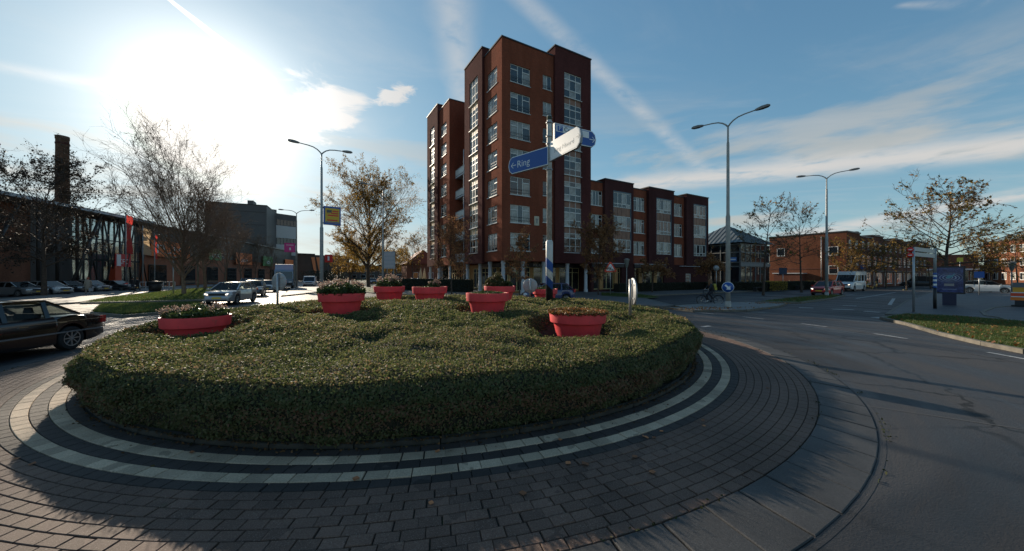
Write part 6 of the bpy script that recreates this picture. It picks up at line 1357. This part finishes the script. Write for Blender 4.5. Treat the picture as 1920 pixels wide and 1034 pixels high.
p = at(165, 37.5); t = person('pedestrian in a long pale coat and reddish cap carrying a bag before the parked cars', p, R(150), COATP, COATP, mat('cap_red', (.34, .09, .05), .7)); MB().lathe([(.20, .5), (.24, .52), (.19, 1.0), (.17, 1.3)], 14).build('coat_skirt', COATP, t)
b = thing('shopping_bag', 'pale shopping bag held by the pedestrian in the long coat', 'bag', (p.x+.42, p.y-.1, .05), .4); MB().bx(-.14, .14, -.08, .08, .30, .66).build('sack', mat('bag_grey', (.30, .31, .33), .6), b); MB().tube([(-.08, 0, .66), (-.06, 0, .80), (.06, 0, .80), (.08, 0, .66)], .012, 6).build('handle', PLAST, b)
person('dark-clothed pedestrian walking before the mall flags', at(258, 42.5), R(200), NAVY, NAVY, HAIRB); person('second dark pedestrian beside the last parked car before the mall', at(248, 43.5), R(20), NAVY, JEANS, BLACK)
person('pedestrian in dark clothes before the white house doors', at(1645, 62), R(120), NAVY, JEANS, HAIRB, z=.05)
bkp = at(1331, 24.6, -.06); bh = R(176); t = thing('bicycle', 'dark city bicycle crossing behind the lamp post with the arrow sign', 'bicycle', bkp, bh)
BF = mat('bike_dark', (.02, .025, .035), .35)
for x in (.56, -.56):
    w_ = MB(); w_.lathe([(.325, -.018), (.345, 0), (.325, .018), (.318, 0), (.325, -.018)], 36, axis='Y'); w_ = w_.build('wheel', RUBBER, t, (x, 0, .345)); sp = MB(); sp.lathe([(.30, -.012), (.315, 0), (.30, .012)], 30, axis='Y')
    for j in range(14): a = 2*math.pi*j/14; sp.bar((0, .0, 0), (.31*math.cos(a), 0, .31*math.sin(a)), .005)
    sp.build('rim', CHROME, w_)
f = MB()
for a, b in (((.56, 0, .345), (.44, 0, .90)), ((.44, 0, .90), (.40, 0, 1.06)), ((.46, 0, .82), (-.05, 0, .30)), ((-.05, 0, .30), (-.20, 0, .82)), ((.44, 0, .86), (-.16, 0, .66)), ((-.20, 0, .74), (-.56, 0, .345)), ((-.05, 0, .30), (-.56, 0, .345))): f.tube([a, b], .018, 8)
f.build('frame', BF, t); MB().tube([(.22, -.27, 1.06), (.36, -.20, 1.10), (.41, 0, 1.08), (.36, .20, 1.10), (.22, .27, 1.06)], .014, 8).build('handlebar', CHROME, t)
MB().prism([(-.33, -.09), (-.33, .09), (-.16, .07), (-.03, .02), (-.03, -.02), (-.16, -.07)], .88, .94).build('saddle', PLAST, t); MB().tube([(-.20, 0, .80), (-.215, 0, .90)], .014, 8).build('seat_post', CHROME, t)
MB().bx(-.78, -.30, -.07, .07, .70, .72).build('carrier', BF, t); cr = MB(); cr.tube([(-.05, -.09, .30), (.08, -.09, .20)], .012, 6); cr.tube([(-.05, .09, .30), (-.18, .09, .40)], .012, 6); cr.bx(.03, .13, -.17, -.09, .185, .21); cr.bx(-.23, -.13, .09, .17, .39, .415); cr.lathe([(.0, .05), (.09, .05), (.09, .06), (0, .06)], 16, (-.05, 0, .30), axis='Y'); cr.build('crank', BF, t)
for x in (.56, -.56): MB().tube([(x+.37*math.cos(R(q)), 0, .345+.37*math.sin(R(q))) for q in range(20, 171, 15)], .022, 5).build('mudguard', BF, t)
t = thing('person', 'cyclist in dark clothes with brown hair and a yellow-green bag riding to the left', 'person', bkp, bh)
J = [(-.20, 0, .99), (-.12, 0, 1.18), (-.04, 0, 1.40), (.0, 0, 1.52), (.03, 0, 1.63), (.04, 0, 1.74), (-.16, -.10, .97), (.16, -.11, .72), (.06, -.12, .30), (.18, -.12, .25), (-.16, .10, .97), (.10, .11, .80), (-.14, .12, .48), (-.02, .12, .44), (-.02, -.19, 1.42), (.10, -.24, 1.20), (.24, -.25, 1.10), (-.02, .19, 1.42), (.10, .24, 1.20), (.24, .25, 1.10)]
Ed = [(0, 1), (1, 2), (2, 3), (3, 4), (4, 5), (0, 6), (6, 7), (7, 8), (8, 9), (0, 10), (10, 11), (11, 12), (12, 13), (2, 14), (14, 15), (15, 16), (2, 17), (17, 18), (18, 19)]
skinned('body', J, Ed, [.15, .14, .16, .055, .095, .07, .11, .075, .05, .04, .11, .075, .05, .04, .08, .055, .035, .08, .055, .035], [NAVY, SKIN, WHITE], lambda c: 1 if (c.z > 1.50 or (c.x > .20 and c.z > 1.0)) else (2 if c.z < .33 and c.x > 0 else 0), t)
MB().lathe([(.0, 1.83), (.075, 1.81), (.115, 1.72), (.13, 1.58), (.12, 1.44), (.09, 1.36)], 14, (-.01, 0, 0)).build('hair', HAIRB, t)
b = thing('saddle_bag', 'yellow-green bag on the cyclist\'s back', 'bag', bkp, bh); MB().box((-.31, 0, 1.27), (.16, .30, .42), 0, 0, R(12)).build('sack', mat('bag_lime', (.40, .34, .04), .6), b); MB().tube([(-.22, -.12, 1.1), (-.05, -.19, 1.5), (-.22, -.13, 1.44)], .02, 6).build('strap', NAVY, b)
